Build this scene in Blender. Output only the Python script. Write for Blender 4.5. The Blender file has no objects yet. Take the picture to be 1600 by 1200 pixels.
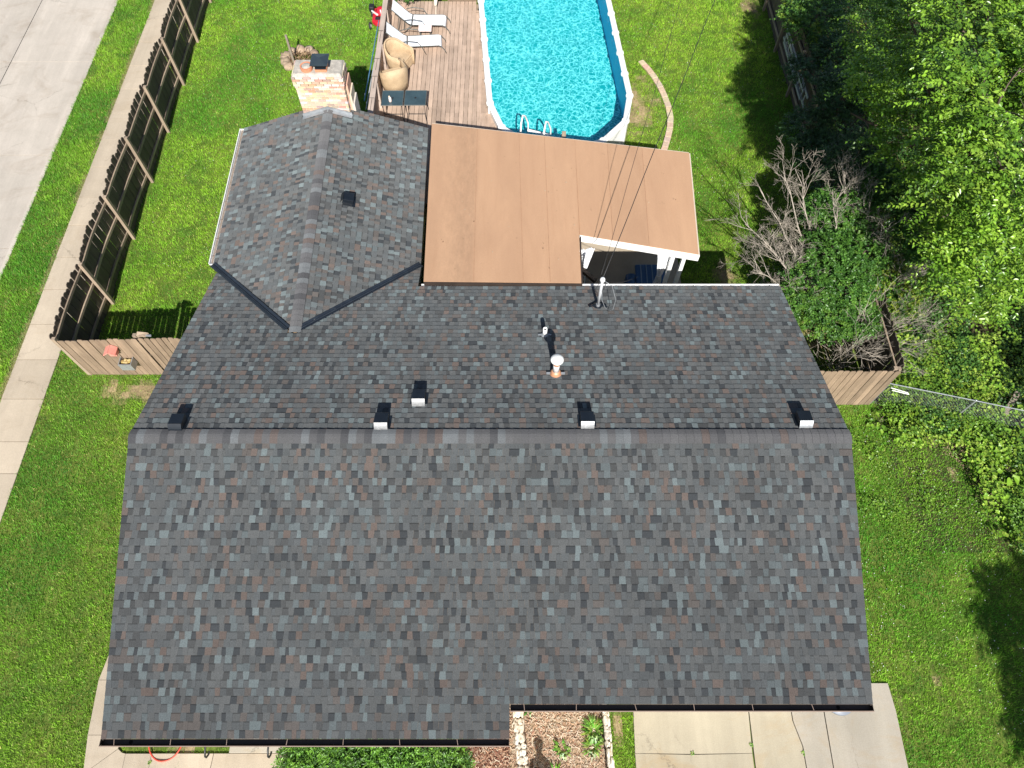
import bpy, math, random
import numpy as np
from mathutils import Vector, Matrix, Quaternion
random.seed(7); RNG = np.random.default_rng(11)
R = math.radians
scene = bpy.context.scene
col = scene.collection

# ---------------------------------------------------------------- camera, sky, sun, exposure
cam_d = bpy.data.cameras.new('camera'); cam = bpy.data.objects.new('camera', cam_d); col.objects.link(cam)
cam.location = (0, 0, 17.1); cam.rotation_euler = (R(28.4), 0, 0)
cam_d.sensor_width = 36; cam_d.lens = 36*1109/1600; cam_d.clip_end = 2000
scene.camera = cam
TO_SUN = Vector((0.08, -1.2, 1.0)).normalized()
world = bpy.data.worlds.new('World'); scene.world = world; world.use_nodes = True
wn = world.node_tree.nodes; wl = world.node_tree.links
sky = wn.new('ShaderNodeTexSky'); sky.sky_type = 'NISHITA'; sky.sun_disc = False
sky.sun_elevation = math.asin(TO_SUN.z); sky.sun_rotation = math.atan2(TO_SUN.x, TO_SUN.y)
bgn = wn['Background']; wl.new(sky.outputs[0], bgn.inputs['Color']); bgn.inputs['Strength'].default_value = 0.062
sd = bpy.data.lights.new('sun', 'SUN'); sd.energy = 4.6; sd.angle = R(0.53); sd.color = (1.0, 0.965, 0.90)
so = bpy.data.objects.new('sun', sd); col.objects.link(so); so.rotation_mode = 'QUATERNION'
so.rotation_quaternion = TO_SUN.to_track_quat('Z', 'Y'); so.location = (0, -20, 30)
scene.view_settings.view_transform = 'Standard'; scene.view_settings.look = 'None'
scene.view_settings.exposure = 0.75; scene.view_settings.gamma = 1
scene.view_settings.use_curve_mapping = False

# ---------------------------------------------------------------- materials
def newmat(name):
    m = bpy.data.materials.new(name); m.use_nodes = True
    return m, m.node_tree.nodes, m.node_tree.links, m.node_tree.nodes['Principled BSDF']
def noise(n, l, scale, detail=4, rough=.55, coord='Object', stretch=None, dist=0):
    tc = n.new('ShaderNodeTexCoord'); t = n.new('ShaderNodeTexNoise')
    t.inputs['Scale'].default_value = scale; t.inputs['Detail'].default_value = detail
    t.inputs['Roughness'].default_value = rough; t.inputs['Distortion'].default_value = dist
    if coord == 'World':
        g = n.new('ShaderNodeNewGeometry'); src = g.outputs['Position']
    else: src = tc.outputs[coord]
    if stretch:
        mp = n.new('ShaderNodeMapping'); mp.inputs['Scale'].default_value = stretch
        l.new(src, mp.inputs['Vector']); src = mp.outputs[0]
    l.new(src, t.inputs['Vector'])
    return t
def ramp(n, l, src, stops):
    r = n.new('ShaderNodeValToRGB'); e = r.color_ramp.elements
    while len(e) < len(stops): e.new(0.5)
    for i, (p, c) in enumerate(stops):
        e[i].position = p; e[i].color = (*c, 1) if len(c) == 3 else c
    l.new(src, r.inputs[0]); return r
def mixc(n, l, a, b, fac, mode='MIX'):
    m = n.new('ShaderNodeMix'); m.data_type = 'RGBA'; m.blend_type = mode
    for s, v in ((m.inputs[0], fac), (m.inputs[6], a), (m.inputs[7], b)):
        if hasattr(v, 'is_linked') or hasattr(v, 'links'): l.new(v, s)
        elif isinstance(v, (tuple, list)): s.default_value = (*v, 1) if len(v) == 3 else v
        else: s.default_value = v
    return m.outputs[2]
def bump(n, l, b, src, strength, dist=.01):
    bp = n.new('ShaderNodeBump'); bp.inputs['Strength'].default_value = strength
    bp.inputs['Distance'].default_value = dist
    l.new(src, bp.inputs['Height']); l.new(bp.outputs[0], b.inputs['Normal'])
def simple(name, c1, c2=None, scale=3, rough=.6, fine=None, bstr=0, stretch=None, metal=0, per_obj=0, coord='World', spec=.5):
    """colour varied by noise, fine grain, bump and a per-piece tint"""
    m, n, l, b = newmat(name)
    c2 = c2 or tuple(x*.8 for x in c1)
    t = noise(n, l, scale, 6, .6, coord, stretch)
    o = ramp(n, l, t.outputs[0], [(.32, c1), (.68, c2)]).outputs[0]
    if fine:
        f = noise(n, l, fine, 3, .7, coord, stretch)
        g = ramp(n, l, f.outputs[0], [(.25, (.72,)*3), (.75, (1.25,)*3)]).outputs[0]
        o = mixc(n, l, o, g, 1.0, 'MULTIPLY')
        if bstr: bump(n, l, b, f.outputs[0], bstr)
    if per_obj:
        oi = n.new('ShaderNodeObjectInfo')
        g = ramp(n, l, oi.outputs['Random'], [(0, (1-per_obj,)*3), (1, (1+per_obj,)*3)]).outputs[0]
        o = mixc(n, l, o, g, 1.0, 'MULTIPLY')
    l.new(o, b.inputs['Base Color'])
    b.inputs['Roughness'].default_value = rough; b.inputs['Metallic'].default_value = metal
    b.inputs['Specular IOR Level'].default_value = spec
    return m
def attrmat(name, rough=.8, fine=60, amp=.3, bstr=.3, trans=0, spec=.3, big=None):
    """base colour from the mesh's own col attribute, with grain"""
    m, n, l, b = newmat(name)
    a = n.new('ShaderNodeAttribute'); a.attribute_name = 'col'
    f = noise(n, l, fine, 3, .7, 'World')
    g = ramp(n, l, f.outputs[0], [(.25, (1-amp,)*3), (.75, (1+amp,)*3)]).outputs[0]
    o = mixc(n, l, a.outputs['Color'], g, 1.0, 'MULTIPLY')
    if big:
        f2 = noise(n, l, big[0], 4, .6, 'World')
        g2 = ramp(n, l, f2.outputs[0], [(.3, (1-big[1],)*3), (.7, (1+big[1],)*3)]).outputs[0]
        o = mixc(n, l, o, g2, 1.0, 'MULTIPLY')
    l.new(o, b.inputs['Base Color'])
    b.inputs['Roughness'].default_value = rough; b.inputs['Specular IOR Level'].default_value = spec
    if bstr: bump(n, l, b, f.outputs[0], bstr, .008 if name == 'asphalt_shingle' else .004)
    if trans:
        tr = n.new('ShaderNodeBsdfTranslucent'); l.new(o, tr.inputs['Color'])
        mx = n.new('ShaderNodeMixShader'); mx.inputs[0].default_value = trans
        l.new(b.outputs[0], mx.inputs[1]); l.new(tr.outputs[0], mx.inputs[2])
        l.new(mx.outputs[0], n['Material Output'].inputs[0])
    return m

M = {}
M['shingle'] = attrmat('asphalt_shingle', .92, 75, .42, .6, spec=.25, big=(.55, .10))
M['shingle'].node_tree.nodes['Principled BSDF'].inputs['Diffuse Roughness'].default_value = 1.0
M['leaf'] = attrmat('leaf', .42, 30, .15, 0, trans=.2, spec=.5)
M['leaf_gloss'] = attrmat('glossy_leaf', .33, 30, .12, 0, trans=.17, spec=.6)
M['blade'] = attrmat('grass_blade', .55, 8, .2, 0, trans=.35, spec=.35)
M['soil'] = attrmat('soil', .95, 14, .45, .8, spec=.1, big=(2.2, .18))
M['mulchchip'] = attrmat('mulch_chip', .9, 30, .3, 0, spec=.2)
M['brick'] = attrmat('brick', .9, 40, .22, .5, spec=.2)
M['stone'] = attrmat('stone', .9, 14, .22, .6, spec=.2)
M['mortar'] = simple('mortar', (.60, .56, .50), (.46, .43, .38), 9, .95, 60, .3)
def concrete(name, c1, c2, stain=(.42, .3, .17), per=.04):
    m, n, l, b = newmat(name)
    t = noise(n, l, .9, 7, .65, 'World', None, .4)
    o = ramp(n, l, t.outputs[0], [(.3, c1), (.7, c2)]).outputs[0]
    f = noise(n, l, 45, 4, .75, 'World')
    o = mixc(n, l, o, ramp(n, l, f.outputs[0], [(.3, (.87,)*3), (.7, (1.1,)*3)]).outputs[0], 1.0, 'MULTIPLY')
    s = noise(n, l, .55, 5, .7, 'World', (1, 1.6, 1), 1.2)
    k = ramp(n, l, s.outputs[0], [(.52, (0, 0, 0)), (.72, (.5,)*3)])
    o = mixc(n, l, o, stain, k.outputs[0])
    v = n.new('ShaderNodeTexVoronoi'); v.inputs['Scale'].default_value = 1.3
    g = n.new('ShaderNodeNewGeometry'); l.new(g.outputs['Position'], v.inputs['Vector'])
    sp = ramp(n, l, v.outputs['Distance'], [(.012, (.35,)*3), (.03, (1,)*3)])
    o = mixc(n, l, o, sp.outputs[0], .8, 'MULTIPLY')
    w2 = noise(n, l, 2.2, 5, .7, 'World'); va = n.new('ShaderNodeVectorMath'); va.operation = 'MULTIPLY_ADD'
    l.new(w2.outputs['Color'], va.inputs[0]); va.inputs[1].default_value = (.5,)*3; l.new(g.outputs['Position'], va.inputs[2])
    vc = n.new('ShaderNodeTexVoronoi'); vc.feature = 'DISTANCE_TO_EDGE'; vc.inputs['Scale'].default_value = .42; l.new(va.outputs[0], vc.inputs['Vector'])
    ck = ramp(n, l, vc.outputs['Distance'], [(.0, (1,)*3), (.006, (0,)*3)]); mk = noise(n, l, .5, 2, .5, 'World')
    km = ramp(n, l, mk.outputs[0], [(.52, (0,)*3), (.6, (.55,)*3)])
    o = mixc(n, l, o, (.12, .1, .075), mixc(n, l, ck.outputs[0], km.outputs[0], 1.0, 'MULTIPLY'))
    ty = noise(n, l, 1.0, 5, .7, 'World', (1.4, .12, 1), .2)
    o = mixc(n, l, o, ramp(n, l, ty.outputs[0], [(.35, (.88,)*3), (.65, (1.05,)*3)]).outputs[0], 1.0, 'MULTIPLY')
    oi = n.new('ShaderNodeObjectInfo')
    o = mixc(n, l, o, ramp(n, l, oi.outputs['Random'], [(0, (1-per,)*3), (1, (1+per,)*3)]).outputs[0], 1.0, 'MULTIPLY')
    l.new(o, b.inputs['Base Color']); b.inputs['Roughness'].default_value = .9
    bump(n, l, b, f.outputs[0], .25, .004)
    return m
M['road'] = concrete('road_concrete', (.50, .445, .385), (.425, .38, .325), (.31, .25, .19))
M['walk'] = concrete('walk_concrete', (.50, .42, .32), (.42, .35, .265), (.36, .28, .19), .06)
M['drive'] = concrete('drive_concrete', (.415, .37, .305), (.355, .32, .26), (.36, .24, .11), .04)
M['drive2'] = concrete('drive_yellow_concrete', (.42, .37, .275), (.355, .31, .23), (.36, .24, .11), .04)
M['joint'] = simple('joint_filler', (.16, .13, .10), (.1, .085, .07), 6, .95)
def wood(name, c1, c2, per=.18, axis=(1, 1, .08), sc=18, dark=.5):
    m, n, l, b = newmat(name)
    t = noise(n, l, sc, 6, .7, 'World', axis, .3)
    o = ramp(n, l, t.outputs[0], [(.3, c1), (.62, c2), (.8, tuple(x*dark for x in c2))]).outputs[0]
    t2 = noise(n, l, 1.6, 4, .6, 'World')
    o = mixc(n, l, o, ramp(n, l, t2.outputs[0], [(.3, (.82,)*3), (.7, (1.12,)*3)]).outputs[0], 1.0, 'MULTIPLY')
    oi = n.new('ShaderNodeObjectInfo')
    o = mixc(n, l, o, ramp(n, l, oi.outputs['Random'], [(0, (1-per,)*3), (1, (1+per,)*3)]).outputs[0], 1.0, 'MULTIPLY')
    l.new(o, b.inputs['Base Color']); b.inputs['Roughness'].default_value = .85
    bump(n, l, b, t.outputs[0], .35, .004)
    return m
M['picket'] = wood('weathered_cedar', (.31, .225, .155), (.22, .155, .105), .2)
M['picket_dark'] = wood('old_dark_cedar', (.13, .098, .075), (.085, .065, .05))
M['post'] = wood('weathered_post', (.34, .265, .19), (.27, .205, .15))
M['deck'] = wood('deck_board', (.50, .37, .285), (.39, .285, .215), .16, (1, .08, 1), 14, .75)
M['rail'] = wood('rail_cap', (.50, .40, .34), (.42, .335, .28), .05, (1, .08, 1), 14, .8)
M['logpost'] = wood('grey_post', (.30, .25, .2), (.22, .18, .14))
M['bark'] = simple('bark', (.16, .12, .09), (.09, .068, .05), 12, .95, 60, .6)
M['deadwood'] = simple('dead_branch', (.42, .37, .31), (.25, .215, .175), 8, .9, 50, .2)
M['membrane'] = None
M['white'] = simple('white_paint', (.82, .82, .80), (.74, .74, .72), 2, .45)
M['whitemetal'] = simple('white_aluminium', (.78, .78, .78), (.6, .6, .6), 5, .35)
M['brown_metal'] = simple('brown_gutter', (.05, .035, .028), (.032, .024, .02), 3, .5)
M['brownlip'] = simple('gutter_lip', (.34, .25, .20), (.26, .19, .15), 3, .5)
M['black_metal'] = simple('black_metal', (.012, .016, .022), (.008, .011, .016), 6, .33)
M['valley'] = simple('valley_metal', (.02, .027, .038), (.012, .016, .024), 5, .4, spec=.6)
M['blackpaint'] = simple('black_paint', (.02, .02, .022), (.014, .014, .015), 6, .45)
M['galv'] = simple('galvanised', (.45, .47, .49), (.33, .35, .37), 12, .4, 50, .05, metal=.5)
M['steel'] = simple('painted_steel', (.46, .47, .48), (.36, .37, .39), 6, .4)
M['copper'] = simple('copper_flashing', (.66, .33, .19), (.5, .24, .13), 7, .45, metal=.2)
M['siding'] = simple('wall_siding', (.62, .56, .46), (.56, .5, .41), 2, .8)
M['soffit'] = simple('soffit', (.55, .5, .44), (.48, .44, .38), 2, .7)
M['ply'] = simple('roof_decking', (.28, .2, .12), (.2, .14, .09), 4, .9)
M['glass_dark'] = simple('dark_glass', (.02, .03, .035), (.015, .02, .025), 4, .08, spec=.8)
M['terracotta'] = simple('terracotta', (.62, .27, .15), (.5, .2, .11), 6, .85, 40, .2)
M['crown'] = simple('chimney_mortar_cap', (.50, .46, .40), (.28, .26, .235), 9, .95, 45, .4)
M['flash'] = simple('lead_flashing', (.36, .38, .40), (.24, .26, .28), 7, .45, metal=.3)
M['cloth'] = simple('white_sling_fabric', (.85, .86, .88), (.8, .81, .84), 3, .7)
M['towel'] = simple('pale_pink_top', (.78, .62, .58), (.72, .56, .52), 5, .9)
M['frame'] = simple('grey_green_frame', (.10, .11, .105), (.07, .08, .075), 5, .4)
M['wicker'] = simple('wicker', (.54, .40, .25), (.43, .31, .19), 5, .7, 70, .8)
M['tabletop'] = simple('grey_blue_glass', (.05, .085, .10), (.035, .06, .07), 3, .12, spec=.8)
M['red'] = simple('red_paint', (.55, .02, .035), (.45, .015, .03), 3, .3)
M['red_faded'] = simple('faded_red', (.72, .22, .17), (.62, .3, .24), 9, .8)
M['redhose'] = simple('red_hose', (.70, .09, .05), (.58, .06, .04), 8, .45)
M['rubber'] = simple('rubber', (.03, .03, .03), (.02, .02, .02), 6, .8)
M['bluepaint'] = simple('blue_fabric', (.05, .14, .33), (.035, .1, .25), 4, .6)
M['bluepale'] = simple('pale_blue_plastic', (.25, .36, .5), (.18, .28, .42), 4, .5)
M['bluepole'] = simple('blue_anodised', (.15, .32, .5), (.1, .24, .42), 4, .3, metal=.4)
M['skin'] = simple('skin', (.5, .3, .22), (.45, .27, .2), 6, .55)
M['shirt'] = simple('dark_shirt', (.05, .06, .09), (.035, .045, .07), 6, .85)
M['trousers'] = simple('grey_trousers', (.12, .11, .1), (.09, .085, .08), 6, .85)
M['hair'] = simple('hair', (.05, .035, .025), (.03, .02, .015), 6, .7)
M['wire'] = simple('cable', (.03, .03, .032), (.02, .02, .02), 6, .6)
M['dirtgrit'] = simple('gutter_debris', (.30, .24, .19), (.2, .16, .13), 16, .95, 70, .5)
M['beige'] = simple('beige_canvas', (.62, .52, .42), (.55, .46, .37), 4, .85)
M['pot'] = simple('clay_pot', (.55, .4, .32), (.45, .32, .26), 5, .85)
M['rust'] = simple('rusty_stain', (.5, .28, .12), (.58, .45, .3), 7, .9, 30, .2)
M['black_hole'] = simple('dark_opening', (.006, .006, .006), (.004, .004, .004), 6, .95)
# brown mineral roll roofing: strips run towards the pool, stained by ponding water
def membrane():
    m, n, l, b = newmat('roll_roofing')
    t = noise(n, l, .6, 5, .6, 'World', (2.2, .5, 1), .5)
    o = ramp(n, l, t.outputs[0], [(.3, (.475, .288, .172)), (.7, (.40, .238, .142))]).outputs[0]
    f = noise(n, l, 120, 3, .8, 'World')
    o = mixc(n, l, o, ramp(n, l, f.outputs[0], [(.3, (.84,)*3), (.7, (1.14,)*3)]).outputs[0], 1.0, 'MULTIPLY')
    g = n.new('ShaderNodeNewGeometry'); sx = n.new('ShaderNodeSeparateXYZ'); l.new(g.outputs['Position'], sx.inputs[0])
    # damp, sooty patch on the strip nearest the house wing (a stain with its own ragged shape)
    band = ramp(n, l, sx.outputs['X'], [(0, (0, 0, 0)), (1, (1, 1, 1))])
    mr = n.new('ShaderNodeMapRange'); l.new(sx.outputs['X'], mr.inputs['Value'])
    mr.inputs['From Min'].default_value = -2.4; mr.inputs['From Max'].default_value = 0.2
    band = ramp(n, l, mr.outputs[0], [(.05, (0, 0, 0)), (.42, (.9,)*3), (.52, (.9,)*3), (.58, (.05,)*3), (1, (0, 0, 0))])
    s = noise(n, l, 6, 9, .8, 'World', (1.3, .5, 1), .15)
    s2 = ramp(n, l, s.outputs[0], [(.38, (.12,)*3), (.66, (.62,)*3)])
    k = mixc(n, l, band.outputs[0], s2.outputs[0], 1.0, 'MULTIPLY')
    o = mixc(n, l, o, (.24, .15, .09), k)
    st = noise(n, l, 2.2, 5, .7, 'World', (4, .3, 1), .3)
    k2 = ramp(n, l, st.outputs[0], [(.5, (0, 0, 0)), (.75, (.28,)*3)])
    o = mixc(n, l, o, (.36, .20, .11), k2.outputs[0])
    oi = n.new('ShaderNodeObjectInfo')
    o = mixc(n, l, o, ramp(n, l, oi.outputs['Random'], [(0, (.95,)*3), (1, (1.05,)*3)]).outputs[0], 1.0, 'MULTIPLY')
    l.new(o, b.inputs['Base Color']); b.inputs['Roughness'].default_value = .92
    bump(n, l, b, f.outputs[0], .4, .004)
    return m
M['membrane'] = membrane()
# pool liner with sunlit ripple lines painted into its colour, and the water sheet
def liner(name, painted_caustics):
    m, n, l, b = newmat(name)
    g = n.new('ShaderNodeNewGeometry')
    w = noise(n, l, 2.3, 3, .6, 'World')
    vm = n.new('ShaderNodeVectorMath'); vm.operation = 'MULTIPLY_ADD'
    l.new(w.outputs['Color'], vm.inputs[0]); vm.inputs[1].default_value = (.55,)*3; l.new(g.outputs['Position'], vm.inputs[2])
    pass
    if painted_caustics:
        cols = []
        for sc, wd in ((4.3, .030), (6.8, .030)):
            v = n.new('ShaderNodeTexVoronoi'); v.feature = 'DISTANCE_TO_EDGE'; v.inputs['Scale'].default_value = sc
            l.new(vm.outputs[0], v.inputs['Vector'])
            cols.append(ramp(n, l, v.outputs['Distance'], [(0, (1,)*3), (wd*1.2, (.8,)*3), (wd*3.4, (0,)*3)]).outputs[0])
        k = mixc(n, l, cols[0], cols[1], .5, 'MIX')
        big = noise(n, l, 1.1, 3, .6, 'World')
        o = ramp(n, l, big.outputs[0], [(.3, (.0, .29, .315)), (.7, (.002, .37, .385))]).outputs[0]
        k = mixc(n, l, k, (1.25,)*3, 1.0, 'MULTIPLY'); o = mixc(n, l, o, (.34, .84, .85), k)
    else:
        o = mixc(n, l, (.0, .36, .62), (.0, .42, .70), w.outputs[0])
    l.new(o, b.inputs['Base Color']); b.inputs['Roughness'].default_value = .5
    return m
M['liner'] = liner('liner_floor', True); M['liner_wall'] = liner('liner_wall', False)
def water():
    m, n, l, b = newmat('pool_water')
    n.remove(b)
    tr = n.new('ShaderNodeBsdfTransparent'); tr.inputs[0].default_value = (.70, .985, 1.0, 1)
    gl = n.new('ShaderNodeBsdfGlossy'); gl.inputs['Roughness'].default_value = .06
    t1 = noise(n, l, 8, 3, .6, 'World', None, .8)
    bp = n.new('ShaderNodeBump'); bp.inputs['Strength'].default_value = .35; bp.inputs['Distance'].default_value = .03
    l.new(t1.outputs[0], bp.inputs['Height']); l.new(bp.outputs[0], gl.inputs['Normal'])
    lw = n.new('ShaderNodeLayerWeight'); lw.inputs['Blend'].default_value = .5
    pw = n.new('ShaderNodeMath'); pw.operation = 'POWER'; l.new(lw.outputs['Facing'], pw.inputs[0]); pw.inputs[1].default_value = 4
    fr = n.new('ShaderNodeMath'); fr.operation = 'MULTIPLY_ADD'; l.new(pw.outputs[0], fr.inputs[0]); fr.inputs[1].default_value = .9; fr.inputs[2].default_value = .03
    mx = n.new('ShaderNodeMixShader'); l.new(fr.outputs[0], mx.inputs[0])
    l.new(tr.outputs[0], mx.inputs[1]); l.new(gl.outputs[0], mx.inputs[2])
    l.new(mx.outputs[0], n['Material Output'].inputs[0])
    return m
M['water'] = water()

# ---------------------------------------------------------------- mesh builder
ORG = {}     # world origin of each object built here
class MB:
    def __init__(s): s.v = []; s.f = []; s.c = []; s.m = []; s.cc = (1, 1, 1); s.cm = 0
    def add(s, vs, fs):
        k = len(s.v); s.v.extend([tuple(p) for p in vs])
        for f in fs: s.f.append(tuple(i+k for i in f)); s.c.append(s.cc); s.m.append(s.cm)
        return s
    def hexa(s, p):  # 8 points: bottom 4 ccw, top 4 ccw
        return s.add(p, [(3, 2, 1, 0), (4, 5, 6, 7), (0, 1, 5, 4), (1, 2, 6, 5), (2, 3, 7, 6), (3, 0, 4, 7)])
    def box(s, x0, x1, y0, y1, z0, z1):
        return s.hexa([(x0, y0, z0), (x1, y0, z0), (x1, y1, z0), (x0, y1, z0), (x0, y0, z1), (x1, y0, z1), (x1, y1, z1), (x0, y1, z1)])
    def prism(s, poly, z0, z1):
        n = len(poly); z0f = z0 if callable(z0) else (lambda x, y: z0); z1f = z1 if callable(z1) else (lambda x, y: z1)
        vs = [(x, y, z0f(x, y)) for x, y in poly]+[(x, y, z1f(x, y)) for x, y in poly]
        return s.add(vs, [tuple(reversed(range(n))), tuple(range(n, 2*n))]+[(i, (i+1) % n, n+(i+1) % n, n+i) for i in range(n)])
    def beam(s, a, b, w, h, up=(0, 0, 1)):
        a = Vector(a); b = Vector(b); d = (b-a).normalized(); u = Vector(up)
        sd = d.cross(u)
        if sd.length < 1e-4: sd = d.cross(Vector((0, 1, 0)))
        sd.normalize(); u = sd.cross(d).normalized(); x = sd*w/2; y = u*h/2
        return s.hexa([a-x-y, a+x-y, b+x-y, b-x-y, a-x+y, a+x+y, b+x+y, b-x+y])
    def tube(s, pts, rad, n=8, cap=True):
        P = [Vector(p) for p in pts]; rs = rad if isinstance(rad, (list, tuple)) else [rad]*len(P)
        k = len(s.v); t0 = (P[1]-P[0]).normalized()
        ref = Vector((0, 0, 1)) if abs(t0.z) < .9 else Vector((1, 0, 0)); u = t0.cross(ref).normalized()
        for i, p in enumerate(P):
            t = ((P[min(i+1, len(P)-1)]-P[max(i-1, 0)])).normalized()
            u = (u-t*u.dot(t)).normalized(); w = t.cross(u)
            for j in range(n):
                a = 2*math.pi*j/n; s.v.append(tuple(p+(u*math.cos(a)+w*math.sin(a))*rs[i]))
        for i in range(len(P)-1):
            for j in range(n):
                s.f.append((k+i*n+j, k+i*n+(j+1) % n, k+(i+1)*n+(j+1) % n, k+(i+1)*n+j)); s.c.append(s.cc); s.m.append(s.cm)
        if cap:
            s.f.append(tuple(k+j for j in reversed(range(n)))); s.f.append(tuple(k+(len(P)-1)*n+j for j in range(n)))
            s.c += [s.cc]*2; s.m += [s.cm]*2
        return s
    def lathe(s, c, prof, n=16, axis=None):  # prof: (r, z)
        k = len(s.v); c = Vector(c); q = Vector(axis).normalized().to_track_quat('Z', 'Y') if axis else Quaternion()
        for r, z in prof:
            for j in range(n):
                a = 2*math.pi*j/n; s.v.append(tuple(c+q @ Vector((r*math.cos(a), r*math.sin(a), z))))
        for i in range(len(prof)-1):
            for j in range(n):
                s.f.append((k+i*n+j, k+i*n+(j+1) % n, k+(i+1)*n+(j+1) % n, k+(i+1)*n+j)); s.c.append(s.cc); s.m.append(s.cm)
        s.f.append(tuple(k+j for j in reversed(range(n)))); s.f.append(tuple(k+(len(prof)-1)*n+j for j in range(n)))
        s.c += [s.cc]*2; s.m += [s.cm]*2
        return s
    def rock(s, c, r, seed=0, sq=(1, 1, .6), n=1):
        rr = random.Random(seed); V = []
        for i in range(5):
            th = math.pi*(i+.5)/5
            for j in range(8):
                ph = 2*math.pi*j/8+.3*i; q = 1+rr.uniform(-.18, .18)
                x, y, z = math.sin(th)*math.cos(ph), math.sin(th)*math.sin(ph), math.cos(th)
                x = math.copysign(abs(x)**.75, x); y = math.copysign(abs(y)**.75, y); z = math.copysign(abs(z)**.6, z)
                V.append((c[0]+x*r*q*sq[0], c[1]+y*r*q*sq[1], c[2]+z*r*q*sq[2]))
        F = [tuple(range(8)), tuple(reversed(range(32, 40)))]
        for i in range(4):
            for j in range(8): F.append((i*8+(j+1) % 8, i*8+j, (i+1)*8+j, (i+1)*8+(j+1) % 8))
        return s.add(V, F)
    def build(s, name, mats, parent=None, smooth=False, bevel=0, at=None, label=None):
        o0 = Vector(at) if at is not None else (ORG[parent.name] if parent else Vector((0, 0, 0)))
        me = bpy.data.meshes.new(name)
        va = np.array(s.v, dtype=np.float32)-np.array(o0, dtype=np.float32)
        me.from_pydata(va.tolist(), [], s.f)
        mats = mats if isinstance(mats, (list, tuple)) else [mats]
        for m in mats: me.materials.append(M[m] if isinstance(m, str) else m)
        if len(mats) > 1: me.polygons.foreach_set('material_index', s.m)
        if any(c != (1, 1, 1) for c in s.c):
            at_ = me.attributes.new('col', 'FLOAT_COLOR', 'CORNER')
            lt = np.array([len(f) for f in s.f]); cl = np.ones((len(s.f), 4), np.float32); cl[:, :3] = s.c
            at_.data.foreach_set('color', np.repeat(cl, lt, axis=0).ravel())
        if smooth: me.polygons.foreach_set('use_smooth', [True]*len(s.f))
        me.update()
        return link(name, me, parent, o0, bevel, label)
def link(name, me, parent=None, o0=None, bevel=0, label=None):
    o = bpy.data.objects.new(name, me); col.objects.link(o)
    if o0 is None: o0 = ORG[parent.name] if parent else Vector((0, 0, 0))
    o0 = Vector(o0)
    if parent: o.parent = parent; o.location = o0-ORG[parent.name]
    else: o.location = o0
    ORG[o.name] = o0
    if bevel:
        b = o.modifiers.new('bevel', 'BEVEL'); b.width = bevel; b.segments = 2; b.limit_method = 'ANGLE'
    if label: o['label'] = label
    return o
def thing(name, label, cat, loc=(0, 0, 0), group=None):
    o = bpy.data.objects.new(name, None); col.objects.link(o); o.location = loc; ORG[o.name] = Vector(loc)
    o.empty_display_size = .2
    o['label'] = label; o['category'] = cat
    if group: o['group'] = group
    return o
def tag(o, label, cat, group=None, kind=None):
    o['label'] = label; o['category'] = cat
    if group: o['group'] = group
    if kind: o['kind'] = kind
    return o
def struct(o, label=None):
    o['kind'] = 'structure'
    if label: o['label'] = label
    return o
def npmesh(name, V, F, C, mat, parent=None, ng=3):
    """V (n,3); F (m,ng); C (m,3) face colours"""
    me = bpy.data.meshes.new(name); o0 = ORG[parent.name] if parent else Vector((0, 0, 0))
    V = np.asarray(V, np.float32)-np.array(o0, np.float32); F = np.asarray(F, np.int32); m = len(F)
    me.vertices.add(len(V)); me.vertices.foreach_set('co', V.ravel())
    me.loops.add(m*ng); me.loops.foreach_set('vertex_index', F.ravel())
    me.polygons.add(m); me.polygons.foreach_set('loop_start', np.arange(0, m*ng, ng, dtype=np.int32))
    me.update(calc_edges=True)
    a = me.attributes.new('col', 'FLOAT_COLOR', 'CORNER'); cl = np.ones((m, 4), np.float32); cl[:, :3] = C
    a.data.foreach_set('color', np.repeat(cl, ng, axis=0).ravel())
    me.materials.append(M[mat]); me.update()
    return link(name, me, parent, o0)
def vnoise(x, y, sc, seed=0):
    g = np.random.default_rng(seed).random((256, 256)); x = np.asarray(x)*sc+77.3; y = np.asarray(y)*sc+51.1
    xi = np.floor(x).astype(int); yi = np.floor(y).astype(int); fx = x-xi; fy = y-yi
    fx = fx*fx*(3-2*fx); fy = fy*fy*(3-2*fy)
    def G(a, b): return g[a % 256, b % 256]
    return (G(xi, yi)*(1-fx)+G(xi+1, yi)*fx)*(1-fy)+(G(xi, yi+1)*(1-fx)+G(xi+1, yi+1)*fx)*fy
def inpoly(x, y, poly):
    ins = np.zeros(len(x), bool); n = len(poly)
    for i in range(n):
        x0, y0 = poly[i]; x1, y1 = poly[(i+1) % n]
        if y0 == y1: continue
        c = ((y0 > y) != (y1 > y)) & (x < (x1-x0)*(y-y0)/(y1-y0)+x0); ins ^= c
    return ins
def lerp(a, b, t): return a+(b-a)*t

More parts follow.
